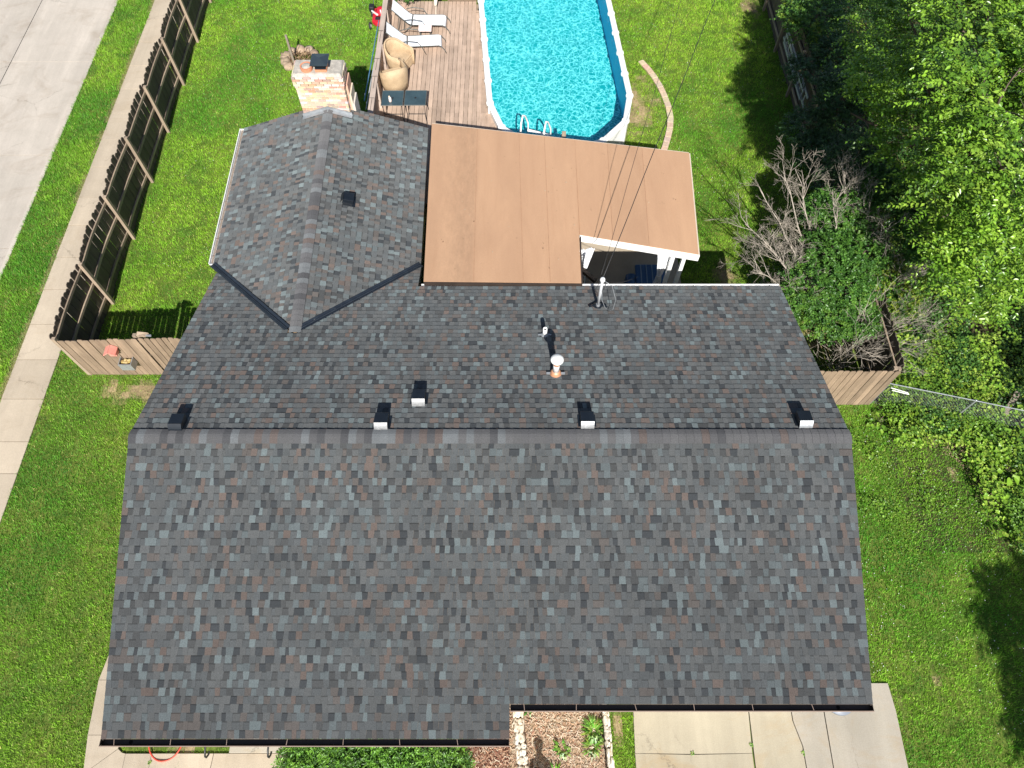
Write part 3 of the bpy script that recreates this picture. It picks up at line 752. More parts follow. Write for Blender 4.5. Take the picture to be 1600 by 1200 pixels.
    m.hexa([(X0, Y0, zz), (X1, Y0, zz), (X1, Y1, zz), (X0, Y1, zz), (X0, Y0, zz+.02), (X1, Y0, zz+.02), (X1, Y1, zz+.02), (X0, Y1, zz+.02)])
    m.add([(X0, Y0, zz+.021), (X1, Y0, zz+.021), (X1, Y1, zz+.021), (X0, Y1, zz+.021), ((X0+X1)/2, (Y0+Y1)/2, zz+.075)], [(0, 1, 4), (1, 2, 4), (2, 3, 4), (3, 0, 4)])
    m.build('cap_lid', simple('cap_lid', (.035, .05, .06), (.025, .036, .045), 4, .3, spec=.7), ch)
chimney()

# ---------------------------------------------------------------- patio cover (tan roll roofing)
pc = thing('patio_cover', 'flat patio cover with tan roll roofing and white front fascia', 'patio cover', (1.3, 13.3, 0))
# roof plane corners, a little lower towards the pool; notch at the right near the house
A0, A1, A2, A3, A4, A5 = (-2.185, 10.60, 2.84), (-2.33, 16.48, 2.55), (5.02, 15.33, 2.52), (4.80, 11.62, 2.62), (1.765, 12.22, 2.68), (1.72, 10.58, 2.80)
def ptop(x):  # y, z on the back edge
    t = (x-A1[0])/(A2[0]-A1[0]); return lerp(A1[1], A2[1], t), lerp(A1[2], A2[2], t)
def pbot(x, right=False):
    if x < 1.74 and not right:
        t = (x-A0[0])/(A5[0]-A0[0]); return lerp(A0[1], A5[1], t), lerp(A0[2], A5[2], t)
    t = (x-A4[0])/(A3[0]-A4[0]); return lerp(A4[1], A3[1], t), lerp(A4[2], A3[2], t)
edges = [-2.19, -.95, .28, .95, 1.74, 2.62, 3.55, 4.80]
edges_top = [-2.33, -1.0, .20, .93, 1.80, 2.72, 3.7, 5.02]
for i in range(len(edges)-1):
    xa, xb = edges[i], edges[i+1]; ta, tb = edges_top[i], edges_top[i+1]
    r = i >= 4
    p = [(xa, *pbot(xa, r)), (xb, *pbot(xb, r)), (tb, *ptop(tb)), (ta, *ptop(ta))]
    if not r and i == 3: p[1] = A5
    lift = .003*(i % 2)
    m = MB(); q = [Vector(a)+Vector((0, 0, lift)) for a in p]
    m.hexa([a-Vector((0, 0, .014)) for a in q]+q)
    m.build('roofing_strip', 'membrane', pc)
# seam laps: narrow raised edges between strips
for i in range(1, len(edges)-1):
    xa, ta = edges[i], edges_top[i]; r = i >= 4
    a = Vector((xa, *pbot(xa, r))); b = Vector((ta, *ptop(ta)))
    if i == 4: a = Vector(A4)
    MB().beam(a+Vector((0, .02, .004)), b+Vector((0, -.02, .004)), .010, .004).build('seam_lap', simple('seam_bitumen', (.40, .22, .125), (.26, .145, .085), 9, .85) if i == 1 else bpy.data.materials['seam_bitumen'], pc)
dk = MB()
def dn(p, d): return (p[0], p[1], p[2]-d)
dk.hexa([dn(A0, .09), dn(A5, .09), (1.78, *[v-(.09 if j else 0) for j, v in enumerate(ptop(1.78))]), dn(A1, .09)]+[dn(A0, .0145), dn(A5, .0145), (1.78, ptop(1.78)[0], ptop(1.78)[1]-.0145), dn(A1, .0145)])
dk.hexa([dn(A4, .09), dn(A3, .09), dn(A2, .09), (1.782, ptop(1.78)[0], ptop(1.78)[1]-.09)]+[dn(A4, .0145), dn(A3, .0145), dn(A2, .0145), (1.782, ptop(1.78)[0], ptop(1.78)[1]-.0145)])
dk.build('deck', 'ply', pc)
def V3(p): return Vector(p)
Z_ = Vector((0, 0, 1))
MB().beam(V3(A4)+Vector((0, -.02, -.115)), V3(A3)+Vector((.03, -.025, -.115)), .045, .2).build('fascia', 'white', pc, label='bright white front fascia over the notch')
m = MB(); m.beam(V3(A3)+Vector((.02, 0, -.1)), V3(A2)+Vector((.02, .0, -.1)), .03, .17); m.beam(V3(A2)+Vector((.0, .02, -.1)), V3(A1)+Vector((0, .02, -.1)), .03, .17)
m.build('fascia', 'beige', pc)
MB().beam(V3(A0)+Vector((0, -.018, -.07)), V3(A5)+Vector((0, -.018, -.07)), .03, .12).build('fascia', 'brown_metal', pc, label='dark brown edge above the back gutter')
MB().beam(V3(A5)+Vector((.02, 0, -.075)), V3(A4)+Vector((.02, -.05, -.075)), .03, .12).build('fascia', 'brown_metal', pc)
dm = MB()
for i in range(9): x = -1.9+i*.78; y0 = pbot(x)[0]+.15; dm.beam((x, y0, pbot(x)[1]-.16), (x, ptop(x)[0]-.1, ptop(x)[1]-.16), .04, .13)
dm.build('rafters', 'post', pc)
for i, (x, y) in enumerate(((4.24, 11.86), (4.52, 11.80), (4.85, 15.2), (-2.1, 16.3), (1.9, 15.75), (1.66, 12.05))):
    MB().box(x-.05, x+.05, y-.05, y+.05, 0.05, 2.42).build('post', 'white', pc)
# dark sloping beam in the notch
MB().beam((1.75, 12.05, 1.62), (2.25, 11.55, 1.58), .1, .12).build('brace', 'picket_dark', pc)

# wind blown litter lying on the roofing
rl = random.Random(31); m = MB()
for i in range(70):
    x = rl.uniform(-2.1, 4.7); y = rl.uniform(12.4, 15.2) if rl.random() < .6 or x > 1.6 else rl.uniform(10.8, 12.4); z = lerp(2.84, 2.54, (y-10.6)/5.5)+.022
    if x > 1.6: z = max(z, 2.70)-.0
    a = rl.uniform(0, 3.14); l_ = rl.uniform(.006, .018); d = Vector((math.cos(a)*l_, math.sin(a)*l_, 0)); s_ = Vector((-d.y, d.x, 0))*rl.uniform(.15, .5); c_ = Vector((x, y, z))
    m.cc = rl.choice([(.12, .07, .04), (.2, .13, .07), (.45, .38, .28), (.25, .16, .09)]); m.add([c_-d-s_, c_+d-s_, c_+d+s_+Vector((0, 0, .006)), c_-d+s_], [(0, 1, 2, 3)])
o = m.build('roof_litter', 'mulchchip', pc); o['kind'] = 'stuff'
# white sheer curtains gathered at the posts
def curtain(name, x, y, lab, w, tie, seed):
    t = thing(name, lab, 'curtain', (x, y, 0)); m = MB(); V = []; n = 22; rr = random.Random(seed)
    zs = [2.36, 2.0, 1.6, tie, .95, .6, .3]; wd = [w, w*.8, w*.5, w*.2, w*.42, w*.5, w*.45]
    for j, (z, ww) in enumerate(zip(zs, wd)):
        for i in range(n):
            a = i/(n-1)-.5; V.append((x+a*ww*1.6+.04*math.sin(i*1.9), y+.045*math.sin(i*2.4+j*.3)+a*ww*.3, z))
    m.add(V, [(j*n+i, j*n+i+1, (j+1)*n+i+1, (j+1)*n+i) for j in range(len(zs)-1) for i in range(n-1)])
    o = m.build('cloth', 'cloth', t, smooth=True); o.modifiers.new('thick', 'SOLIDIFY').thickness = .006
    MB().lathe((x, y, tie-.03), [(w*.2, 0), (w*.2, .06)], 12).build('tie', 'whitemetal', t)
curtain('curtain', 4.06, 11.98, 'white curtain tied back beside the twin white posts', .28, 1.25, 1)
curtain('curtain', 1.93, 12.0, 'white curtain gathered at the inner corner of the notch', .28, 1.45, 2)
# rolled striped air mattress / lounger leaning under the cover
t = thing('striped_float', 'blue pool float with pale stripes under the patio cover', 'pool float', (3.95, 12.3, .05))
m = MB()
m.hexa([(3.35, 11.75, .5), (4.0, 11.75, .5), (4.0, 12.8, .62), (3.35, 12.8, .62), (3.35, 11.72, .62), (4.0, 11.72, .62), (4.0, 12.78, .74), (3.35, 12.78, .74)])
m.build('body', 'bluepaint', t, bevel=.04)
for i in range(3):
    x = 3.5+i*.16; MB().beam((x, 11.78, .64), (x, 12.75, .751), .028, .02, (0, -.1, 1)).build('stripe', 'bluepale', t)
MB().tube([(3.2, 12.4, .75), (3.18, 11.9, .55), (3.3, 11.62, .5), (3.65, 11.52, .5), (4.02, 11.62, .5), (4.12, 11.9, .55), (4.12, 12.7, .66)], .11, 10).build('rim', 'bluepaint', t, smooth=True)
t.location.x += .2
m = MB(); m.box(3.3, 4.1, 11.75, 12.6, .05, .5); m.build('crate', 'bluepaint', None, bevel=.02); tag(bpy.data.objects['crate'], 'blue crate holding up the striped pool float', 'crate')
bpy.data.objects['crate'].name = 'storage_crate'
m = MB().hexa([(3.5, 11.05, .05), (4.1, 11.05, .05), (4.1, 11.5, .05), (3.5, 11.5, .05), (3.5, 11.05, .75), (4.1, 11.05, .75), (4.0, 11.45, .9), (3.6, 11.45, .9)])
tag(m.build('storage_bin', 'bluepale', None, bevel=.03), 'pale blue bin between the back gutter and the float', 'bin')
m = MB()
for i in range(7): m.box(1.8+i*.16, 1.9+i*.16, 11.05, 11.09, .05, 1.15)
m.box(1.78, 2.9, 11.04, 11.1, 1.151, 1.2)
tag(m.build('slatted_screen', 'picket_dark'), 'dark slatted screen in the shade below the service mast', 'screen')

# ---------------------------------------------------------------- service mast and cables
t = thing('service_mast', 'white electric service mast at the back eave with looped cables', 'service mast', (2.06, 9.75, zb(9.75)))
z0 = zb(9.75)
MB().lathe((2.06, 9.75, z0-.02), [(.15, 0), (.12, .02), (.055, .08)], 16).build('boot', 'black_metal', t, smooth=True)
MB().lathe((2.06, 9.75, z0+.04), [(.034, 0), (.034, .98)], 14).build('mast', 'steel', t, smooth=True)
MB().lathe((2.06, 9.75, z0+.02), [(.05, 0), (.05, .09)], 14).build('collar', 'galv', t)
MB().lathe((2.06, 9.76, z0+1.0), [(.035, 0), (.06, .03), (.06, .08), (.04, .12), (.0, .13)], 14).build('weatherhead', 'whitemetal', t, smooth=True)
for pts, mt in (([(2.09, 9.8, z0+.98), (2.3, 9.75, z0+.85), (2.42, 9.6, z0+.5), (2.38, 9.5, z0+.25), (2.28, 9.55, z0+.1)], 'galv'),
                ([(2.04, 9.82, z0+.96), (1.96, 9.78, z0+.75), (1.95, 9.8, z0+.5), (2.03, 9.78, z0+.4)], 'wire'),
                ([(2.08, 9.8, z0+.96), (2.16, 9.84, z0+.8), (2.17, 9.9, z0+.55), (2.09, 9.85, z0+.45)], 'wire'),
                ([(2.08, 9.78, z0+.7), (2.12, 9.7, z0+.35), (2.2, 9.6, z0+.2), (2.27, 9.58, z0+.12)], 'galv')):
    MB().tube(pts, .006, 6).build('cable_loop', mt, t, smooth=True)
for s_ in (-1, 1): MB().beam((2.06+s_*.03, 9.75, z0+.1), (2.06+s_*.22, 9.7, z0+.075), .03, .02).build('strap', 'black_metal', t)
def cable(name, a, b, sag, r, lab, n=24):
    a = Vector(a); b = Vector(b); pts = []
    for i in range(n+1):
        u = i/n; p = a.lerp(b, u); p.z -= sag*4*u*(1-u); p.x += .01*math.sin(i*1.3); pts.append(p)
    o = MB().tube(pts, r, 5).build(name, 'wire', smooth=True); tag(o, lab, 'cable'); return o
t = thing('utility_pole', 'wooden utility pole beyond the back lawn that the roof cables run to', 'utility pole', (9.9, 32.31, 0))
MB().lathe((9.9, 32.31, 0), [(.16, 0), (.12, 7.2)], 14).build('pole', 'bark', t); MB().beam((8.6, 32.31, 6.42), (11.2, 32.31, 6.42), .1, .12).build('crossarm', 'post', t)
cable('service_cable', (2.06, 9.8, z0+1.02), (11.07, 32.31, 6.52), .12, .010, 'thick twisted cable running furthest to the right over the lawn')
cable('telephone_cable', (2.0, 9.8, z0+.95), (8.75, 32.31, 6.5), .2, .006, 'thin black cable left of the thick one over the patio cover')
if 0: cable('telephone_cable', (2.04, 9.82, z0+.98), (8.98, 32.31, 6.5), .12, .006, 'thin black cable in the middle of the three over the patio cover')
cable('drop_cable', (2.08, 9.8, z0+.9), (3.3, 11.3, 2.1), .12, .007, 'short pale cable from the service mast down under the patio cover', 10)

# ---------------------------------------------------------------- fences
def pmesh(name, w, h, th=.018, ear=.03, lean=0):
    m = bpy.data.meshes.new(name)
    V = [(-w/2, 0, 0), (w/2, 0, 0), (w/2, 0, h-ear), (w/2-ear, 0, h), (-w/2+ear, 0, h), (-w/2, 0, h-ear)]
    V2 = [(x, th, z) for x, y, z in V]
    m.from_pydata(V+V2, [], [(0, 1, 2, 3, 4, 5), (11, 10, 9, 8, 7, 6)]+[(i, i+6, (i+1) % 6+6, (i+1) % 6) for i in range(6)])
    return m
# long side fence: boards on the pavement side, posts and rails on the garden side
fx = -11.62
sf = thing('picket_fence', 'long weathered board fence between the pavement and the lawn', 'fence', (fx, 17, 0))
pm = [pmesh('picket', w, h, ear=.035) for w, h in ((.139, 1.80), (.140, 1.83), (.138, 1.86), (.139, 1.78))]
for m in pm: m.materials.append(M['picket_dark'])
py = [9.56, 11.92, 14.33, 16.68, 18.95, 21.3, 23.65, 26.0, 28.3]
rr = random.Random(5)
def bow(t, k): return -.045*math.sin(math.pi*t)*(1 if k % 3 else .6)-.02*t
for k in range(len(py)-1):
    a, b = py[k], py[k+1]; n = int((b-a)/.142)
    for i in range(n):
        t_ = (i+.5)/n; o = link('picket', rr.choice(pm), sf, (fx-.075+bow(t_, k)+(i % 2)*.012, lerp(a, b, t_), 0))
        o.rotation_euler = (0, rr.uniform(-.012, .012)-.02*math.sin(math.pi*t_), R(90)+rr.uniform(-.02, .02)); o.scale = (1.07, 1, 1+.02*math.sin(math.pi*t_)+.035*t_+rr.uniform(-.012, .012))
    MB().box(fx-.045, fx+.045, a-.045, a+.045, 0, 1.84).build('post', 'post', sf)
    for h in (.32, 1.0, 1.64):
        m = MB(); P = [Vector((fx-.045+bow(j/6, k)*.95, lerp(a, b, j/6), h+.02*math.sin(3*j/6+k))) for j in range(7)]
        for p, q in zip(P, P[1:]): m.beam(p, q+(q-p)*.01, .038, .085)
        m.build('rail', 'post', sf)
# short front fence at the left, seen from its board side, and its gate
def board_run(root, x0, x1, y, zt0, zt1, w, face=-1, mat='picket', z0=.02):
    n = int(round((x1-x0)/w)); w = (x1-x0)/n
    for i in range(n):
        u = (i+.5)/n; h = lerp(zt0, zt1, u)+rr.uniform(-.012, .012)
        me = pmesh('picket', w-.009+rr.uniform(-.003, .001), h-z0, ear=.028); me.materials.append(M[mat])
        o = link('picket', me, root, (x0+(i+.5)*w, y+rr.uniform(-.003, .003), z0)); o.rotation_euler = (rr.uniform(-.008, .008), rr.uniform(-.006, .006), 0)
ff = thing('board_fence', 'short board fence in sun at the front left of the house', 'fence', (-10.5, 9.56, 0))
board_run(ff, -11.70, -9.50, 9.53, 1.74, 1.86, .152)
for h in (.35, 1.0, 1.6): MB().box(-11.6, -9.5, 9.553, 9.593, h, h+.085).build('rail', 'post', ff)
for x in (-9.56,): MB().box(x-.045, x+.045, 9.595, 9.68, 0, 1.9).build('post', 'post', ff)
gt = thing('wooden_gate', 'wooden gate of the same boards next to the house', 'gate', (-8.6, 9.53, 0))
board_run(gt, -9.455, -7.25, 9.53, 1.9, 1.86, .150)
for h in (.35, 1.6): MB().box(-9.44, -7.3, 9.553, 9.593, h, h+.085).build('rail', 'post', gt)
MB().beam((-9.4, 9.61, .4), (-7.4, 9.61, 1.6), .03, .085, (0, 0, 1)).build('brace', 'post', gt)
m = MB(); m.hexa([(-9.5, 9.60, 1.82), (-9.28, 9.60, 1.84), (-9.2, 9.68, 1.86), (-9.5, 9.68, 1.86), (-9.5, 9.60, 1.9), (-9.3, 9.60, 1.92), (-9.22, 9.68, 1.93), (-9.46, 9.68, 1.98)])
m.build('latch_block', 'post', gt)
MB().box(-9.27, -9.13, 9.60, 9.64, 1.86, 1.90).build('latch', 'galv', gt)
# birdhouse and hanging basket on the boards
t = thing('birdhouse', 'faded red birdhouse hung on the short front fence', 'birdhouse', (-10.28, 9.45, 1.45))
MB().box(-10.38, -10.2, 9.36, 9.52, 1.30, 1.5).build('box', 'red_faded', t)
m = MB(); m.hexa([(-10.46, 9.27, 1.46), (-10.29, 9.27, 1.58), (-10.29, 9.525, 1.58), (-10.46, 9.525, 1.46), (-10.46, 9.27, 1.485), (-10.29, 9.27, 1.605), (-10.29, 9.525, 1.605), (-10.46, 9.525, 1.485)])
m.build('roof_panel', 'red_faded', t)
m = MB(); m.hexa([(-10.285, 9.27, 1.58), (-10.15, 9.27, 1.46), (-10.15, 9.525, 1.46), (-10.285, 9.525, 1.58), (-10.285, 9.27, 1.605), (-10.15, 9.27, 1.485), (-10.15, 9.525, 1.485), (-10.285, 9.525, 1.605)])
m.build('roof_panel', 'red_faded', t)
MB().lathe((-10.29, 9.357, 1.41), [(0, 0), (.022, 0), (.022, .004)], 12, (0, -1, 0)).build('entrance_hole', 'black_hole', t)
t = thing('wall_planter', 'open tin planter fixed to the fence boards below the birdhouse', 'planter', (-10.15, 9.42, .85))
m = MB(); x0, x1, y0, y1, z0_, z1_ = -10.32, -9.98, 9.27, 9.52, .72, 1.0
m.box(x0, x1, y0, y0+.02, z0_, z1_); m.box(x0, x0+.02, y0+.021, y1, z0_, z1_); m.box(x1-.02, x1, y0+.021, y1, z0_, z1_); m.box(x0+.021, x1-.021, y0+.021, y1, z0_, z0_+.02)
m.build('box', 'galv', t)
m = MB()
for i in range(14): m.cc = rr.choice([(.45, .33, .12), (.3, .2, .08), (.5, .4, .2)]); m.rock((rr.uniform(x0+.06, x1-.06), rr.uniform(y0+.06, y1-.05), z1_-.06), .04, i)
o = m.build('dry_plants', 'stone', t)
# right side fence (boards seen in shade), front right fence
f2 = thing('picket_fence', 'shaded board fence along the right side of the back lawn', 'fence', (9.75, 17, 0))
pm2 = [pmesh('picket', w, h) for w, h in ((.138, 1.84), (.136, 1.80), (.14, 1.87))]
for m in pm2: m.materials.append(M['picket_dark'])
n = int((27.5-8.75)/.15)
for i in range(n):
    y = 8.75+(i+.5)*.15; o = link('picket', rr.choice(pm2), f2, (9.76+.02*math.sin(y*1.3), y, 0)); o.rotation_euler = (0, rr.uniform(-.01, .01), R(90)+rr.uniform(-.03, .03))
for y in (8.72, 11.1, 13.5, 15.9, 18.3, 20.7, 23.1, 25.5): MB().box(9.58, 9.66, y-.045, y+.045, 0, 1.8).build('post', 'post', f2)
for k in range(7):
    y = 8.76+k*2.4
    for h in (.35, 1.5): MB().box(9.661, 9.70, y, y+2.38, h, h+.085).build('rail', 'post', f2)
f3 = thing('board_fence', 'short board fence in sun at the front right of the house', 'fence', (8.3, 8.62, 0))
board_run(f3, 6.95, 9.62, 8.60, 1.84, 1.83, .155)
for h in (.35, 1.0, 1.6): MB().box(6.95, 9.6, 8.623, 8.66, h, h+.085).build('rail', 'post', f3)
for x in (7.4, 9.5): MB().box(x-.045, x+.045, 8.662, 8.75, 0, 1.85).build('post', 'post', f3)
# aluminium ladder hung on the shaded fence
t = thing('extension_ladder', 'aluminium ladder hung lengthwise on the shaded right fence', 'ladder', (9.5, 20.7, 1.2))
for z in (1.02, 1.38): MB().beam((9.52, 18.95, z), (9.52, 22.5, z), .03, .08).build('rail', 'steel', t)
for z in (1.05, 1.35): MB().beam((9.45, 19.3, z), (9.45, 22.2, z), .03, .07).build('rail', 'steel', t)
for i in range(12): MB().beam((9.5, 19.15+i*.285, 1.06), (9.5, 19.15+i*.285, 1.34), .035, .035).build('rung', 'steel', t)
# chain link fence
t = thing('chain_link_fence', 'low galvanised chain link fence half covered by weeds', 'fence', (11.2, 8.3, 0))
cp = [(9.66, 8.66), (11.72, 8.16), (13.9, 7.62), (16.0, 7.1)]
H = 1.12
for x, y in cp: MB().lathe((x, y, 0), [(.025, 0), (.025, H+.03), (.0, H+.05)], 10).build('post', 'galv', t)
for a, b in zip(cp, cp[1:]):
    MB().tube([(a[0], a[1], H), (b[0], b[1], H)], .014, 8).build('top_rail', 'galv', t)
    L = math.hypot(b[0]-a[0], b[1]-a[1]); m = MB(); s_ = .085; kx = -H/s_/1.0
    def W(u, z): return (lerp(a[0], b[0], u/L), lerp(a[1], b[1], u/L), z)
    u = -H
    while u < L:
        for sg in (1, -1):
            ua, za, ub, zb_ = (u, .02, u+H, H) if sg > 0 else (u, H, u+H, .02)
            if ua < 0: za += (0-ua)*sg; ua = 0
            if ub > L: zb_ -= (ub-L)*sg; ub = L
            if ub-ua > .03: m.tube([W(ua, za), W(ub, zb_)], .0013, 3, False)
        u += s_
    m.build('mesh', 'galv', t)
MB().tube([(9.75, 8.6, .99), (10.15, 8.46, .98), (10.2, 8.44, .93), (9.8, 8.56, .93)], .012, 6).build('gate_latch', 'white', t)
o = MB().hexa([(12.62, 7.75, .0), (12.74, 7.70, .0), (12.76, 7.74, .0), (12.64, 7.8, .0), (13.35, 8.75, .42), (13.47, 8.70, .42), (13.48, 8.74, .45), (13.37, 8.8, .45)]).build('fallen_board', 'logpost')
tag(o, 'weathered plank lying over the weeds by the chain link fence', 'plank')

# ---------------------------------------------------------------- pool
PC = Vector((1.555, 19.03)); PA = R(4.3); RW = 2.27
pd = Vector((-math.sin(PA), math.cos(PA))); ps = Vector((math.cos(PA), math.sin(PA)))
Ls = 7.42
def pp(u, v): q = PC+ps*u+pd*v; return (q.x, q.y)
ring = [pp(RW*math.sin(a), -RW*math.cos(a)) for a in [R(-90+30*i) for i in range(7)]]
ring += [pp(RW, Ls*i/7) for i in range(1, 7)]
ring += [pp(RW*math.cos(a), Ls+RW*math.sin(a)) for a in [R(30*i) for i in range(7)]]
ring += [pp(-RW, Ls*i/7) for i in range(6, 0, -1)]
nR = len(ring)
def off(d):   # offset polygon
    out = []
    for i in range(nR):
        p0, p1, p2 = Vector(ring[i-1]), Vector(ring[i]), Vector(ring[(i+1) % nR])
        n1 = Vector(((p1-p0).y, -(p1-p0).x)).normalized(); n2 = Vector(((p2-p1).y, -(p2-p1).x)).normalized()
        nn_ = (n1+n2).normalized(); out.append(tuple(p1+nn_*(d/max(.3, nn_.dot(n1)))))
    return out
pool = thing('swimming_pool', 'oval above ground pool with white rail and turquoise water', 'pool', (1.3, 21.6, 0))
PZ = 1.28
ow, iw, li = off(.02), off(-.03), off(-.04)
m = MB(); V = [(x, y, 0) for x, y in ow]+[(x, y, PZ-.02) for x, y in ow]+[(x, y, PZ-.02) for x, y in iw]+[(x, y, 0) for x, y in iw]
m.add(V, [(i+k*nR, (i+1) % nR+k*nR, (i+1) % nR+(k+1)*nR, i+(k+1)*nR) for k in range(3) for i in range(nR)]); m.build('wall', 'white', pool)
m = MB(); m.add([(x, y, .1) for x, y in li]+[(x, y, PZ-.025) for x, y in li], [((i+1) % nR, i, i+nR, (i+1) % nR+nR) for i in range(nR)]); m.build('liner_wall', 'liner_wall', pool)
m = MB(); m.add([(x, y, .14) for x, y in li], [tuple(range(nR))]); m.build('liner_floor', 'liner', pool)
m = MB(); m.add([(x, y, 1.16) for x, y in off(-.041)], [tuple(range(nR))]); m.build('water', 'water', pool)
for i in range(nR):
    a, b = Vector((*ring[i], PZ)), Vector((*ring[(i+1) % nR], PZ)); d = (b-a).normalized(); m = MB()
    sdv = Vector((d.y, -d.x, 0)); V = []
    for p in (a+d*.03, b-d*.03):
        for u, h in ((-.085, -.03), (-.085, .008), (-.06, .022), (.06, .022), (.10, .006), (.10, -.03)): V.append(p+sdv*u+Vector((0, 0, h)))
    m.add(V, [(j, (j+1) % 6, (j+1) % 6+6, j+6) for j in range(6)]+[(5, 4, 3, 2, 1, 0), (6, 7, 8, 9, 10, 11)]); m.build('top_rail', 'white', pool)
    c = a; o = MB().lathe((c.x, c.y, PZ-.045), [(.125, 0), (.13, .05), (.115, .085), (.06, .095), (.0, .097)], 14).build('rail_cap', 'white', pool)
    q = Vector(ow[i]); cc_ = Vector((PC.x, PC.y)); e_ = (q-Vector(ring[i])).normalized()
    MB().beam((q.x+e_.x*.03, q.y+e_.y*.03, 0), (q.x+e_.x*.03, q.y+e_.y*.03, PZ-.05), .13, .05, (e_.x, e_.y, 0)).build('upright', 'white', pool)
# ladder over the near end
t = thing('pool_ladder', 'white pool ladder with two bent handrails at the near end', 'ladder', (.7, 17.5, 1.2))
for (xa, ya) in ((.28, 17.42), (.98, 17.15)):
    MB().tube([(xa-.03, ya-.35, .92), (xa-.02, ya-.3, 1.5), (xa, ya-.2, 1.9), (xa+.04, ya+.0, 2.02), (xa+.12, ya+.18, 1.85), (xa+.22, ya+.28, 1.5), (xa+.24, ya+.3, .5)], .028, 8).build('handrail', 'white', t, smooth=True)
for i in range(4): MB().beam((.5, 17.70, .4+i*.27), (1.2, 17.45, .4+i*.27), .09, .03).build('step', 'white', t)
t = thing('pool_thermometer_post', 'small wooden post with round dial at the near pool edge', 'dial post', (1.55, 17.2, 1.2))
MB().box(1.52, 1.64, 16.95, 17.02, .9, 1.78).build('board', 'post', t)
MB().lathe((1.58, 16.945, 1.62), [(0, 0), (.035, 0), (.035, .012), (.0, .014)], 14, (0, -1, .2)).build('dial', 'flash', t)

# ---------------------------------------------------------------- deck
deck = thing('pool_deck', 'raised deck of pinkish brown boards left of the pool', 'deck', (-2.9, 20.5, 0))
DZ = .95; bx = -4.36; wdk = .146
lo = off(.07)
def pool_left(y):   # x of the pool's outer edge on its left/near side at this y
    best = 9
    for i in range(nR):
        (xa, ya), (xb, yb) = lo[i], lo[(i+1) % nR]
        if (ya-y)*(yb-y) <= 0 and ya != yb: best = min(best, lerp(xa, xb, (y-ya)/(yb-ya)))
    return best
i = 0; x = bx+.005
while x < .9:
    x1_ = x+wdk-.011; xm = x+wdk/2
    # start y where the pool leaves room
    ys = 14.9; ye = 24.62
    yy = ys
    while yy < ye and pool_left(yy) > x1_: yy += .05
    ye = min(ye, yy)
    if ye-ys > .2:
        cuts = [ys, 18.78+(.62 if 4 < i < 14 else 0), 22.15+(.3 if i % 2 else 0), ye]
        cuts = [c for c in cuts if c < ye-.1]+[ye]
        for a, b in zip(cuts, cuts[1:]): MB().box(x, x1_, a+.002, b-.002, DZ-.03, DZ+rr.uniform(-.002, .002)).build('deck_board', 'deck', deck)
    x += wdk; i += 1
m = MB()
for k in range(22): y = 15.0+k*.45; m.box(bx, min(pool_left(y)-.02, 1.0), y, y+.04, DZ-.17, DZ-.033)
m.box(bx, 1.0, 14.9, 14.94, DZ-.2, DZ-.034)
for x in (-4.3, -2.7, -1.3):
    for y in (15.0, 17, 19.4, 22, 24.4): m.box(x-.045, x+.045, y+.05, y+.14, 0, DZ-.18)
m.build('framing', 'post', deck)
eo, ei = off(.42), off(.035)
for k in range(nR):
    a, b, c, d = ei[k], ei[(k+1) % nR], eo[(k+1) % nR], eo[k]
    if max(a[0], b[0]) > .9 or max(c[1], d[1]) > 24.6: continue
    MB().prism([a, d, c, b], DZ-.10, DZ-.034).build('edge_board', 'deck', deck)
MB().box(bx-.03, bx+.004, 14.9, 24.62, .1, DZ+.0).build('skirt_board', 'deck', deck)
# railing on the left: solid boards under a wide cap
for k in range(62):
    y = 15.3+k*.15; MB().box(bx+.0055, bx+.024, y+.004, y+.146, DZ+.03, 1.84).build('rail_board', 'rail', deck)
MB().box(bx-.085, bx+.085, 15.2, 24.7, 1.842, 1.88).build('rail_cap', 'rail', deck)
for y in (15.4, 17.2, 19.0, 20.9, 22.7, 24.4):
    MB().box(bx+.025, bx+.11, y, y+.085, DZ+.001, 1.84).build('post', 'rail', deck)
m = MB()
for k in range(13): m.box(-4.2+k*.105, -4.18+k*.105, 24.64, 24.66, DZ, 1.75)
m.box(-4.3, -2.9, 24.63, 24.67, 1.751, 1.79); m.box(-4.3, -2.9, 24.63, 24.67, DZ+.03, DZ+.06)
m.build('far_railing', 'blackpaint', deck)
t = MB().box(-2.35, -1.3, 24.63, 25.1, DZ, 1.45).build('deck_box', 'picket', bevel=.01); tag(t, 'brown wooden deck box at the far end beside the pool', 'storage box')
# hooks and poles on the rail
t = thing('pole_rack', 'black wire hooks over the deck rail cap', 'hooks', (bx, 20, 1.88))
for y in (18.35, 19.35, 20.2, 21.6):
    MB().tube([(bx-.13, y, 1.62), (bx-.11, y, 1.9), (bx+.06, y, 1.9), (bx+.1, y, 1.75)], .008, 5).build('hook', 'wire', t)
    MB().tube([(bx-.0, y, 1.89), (bx-.01, y-.55, 1.89)], .006, 5).build('hook_arm', 'wire', t)
for xa, ya, yb, z, mt, lab in ((bx-.36, 18.75, 22.6, 1.45, 'bluepole', 'long blue pole hanging outside the deck rail'), (bx-.25, 18.3, 22.3, 1.5, 'steel', 'long silver pole hanging outside the deck rail')):
    t = thing('pool_pole', lab, 'pole', (xa, 20, z))
    MB().tube([(xa, ya, z), (xa+.14, yb, z+.12)], .018, 8).build('pole', mt, t); MB().lathe((xa, ya+.3, z), [(.03, -.03), (.03, .03)], 8, (0, 1, .02)).build('collar', 'white', t)

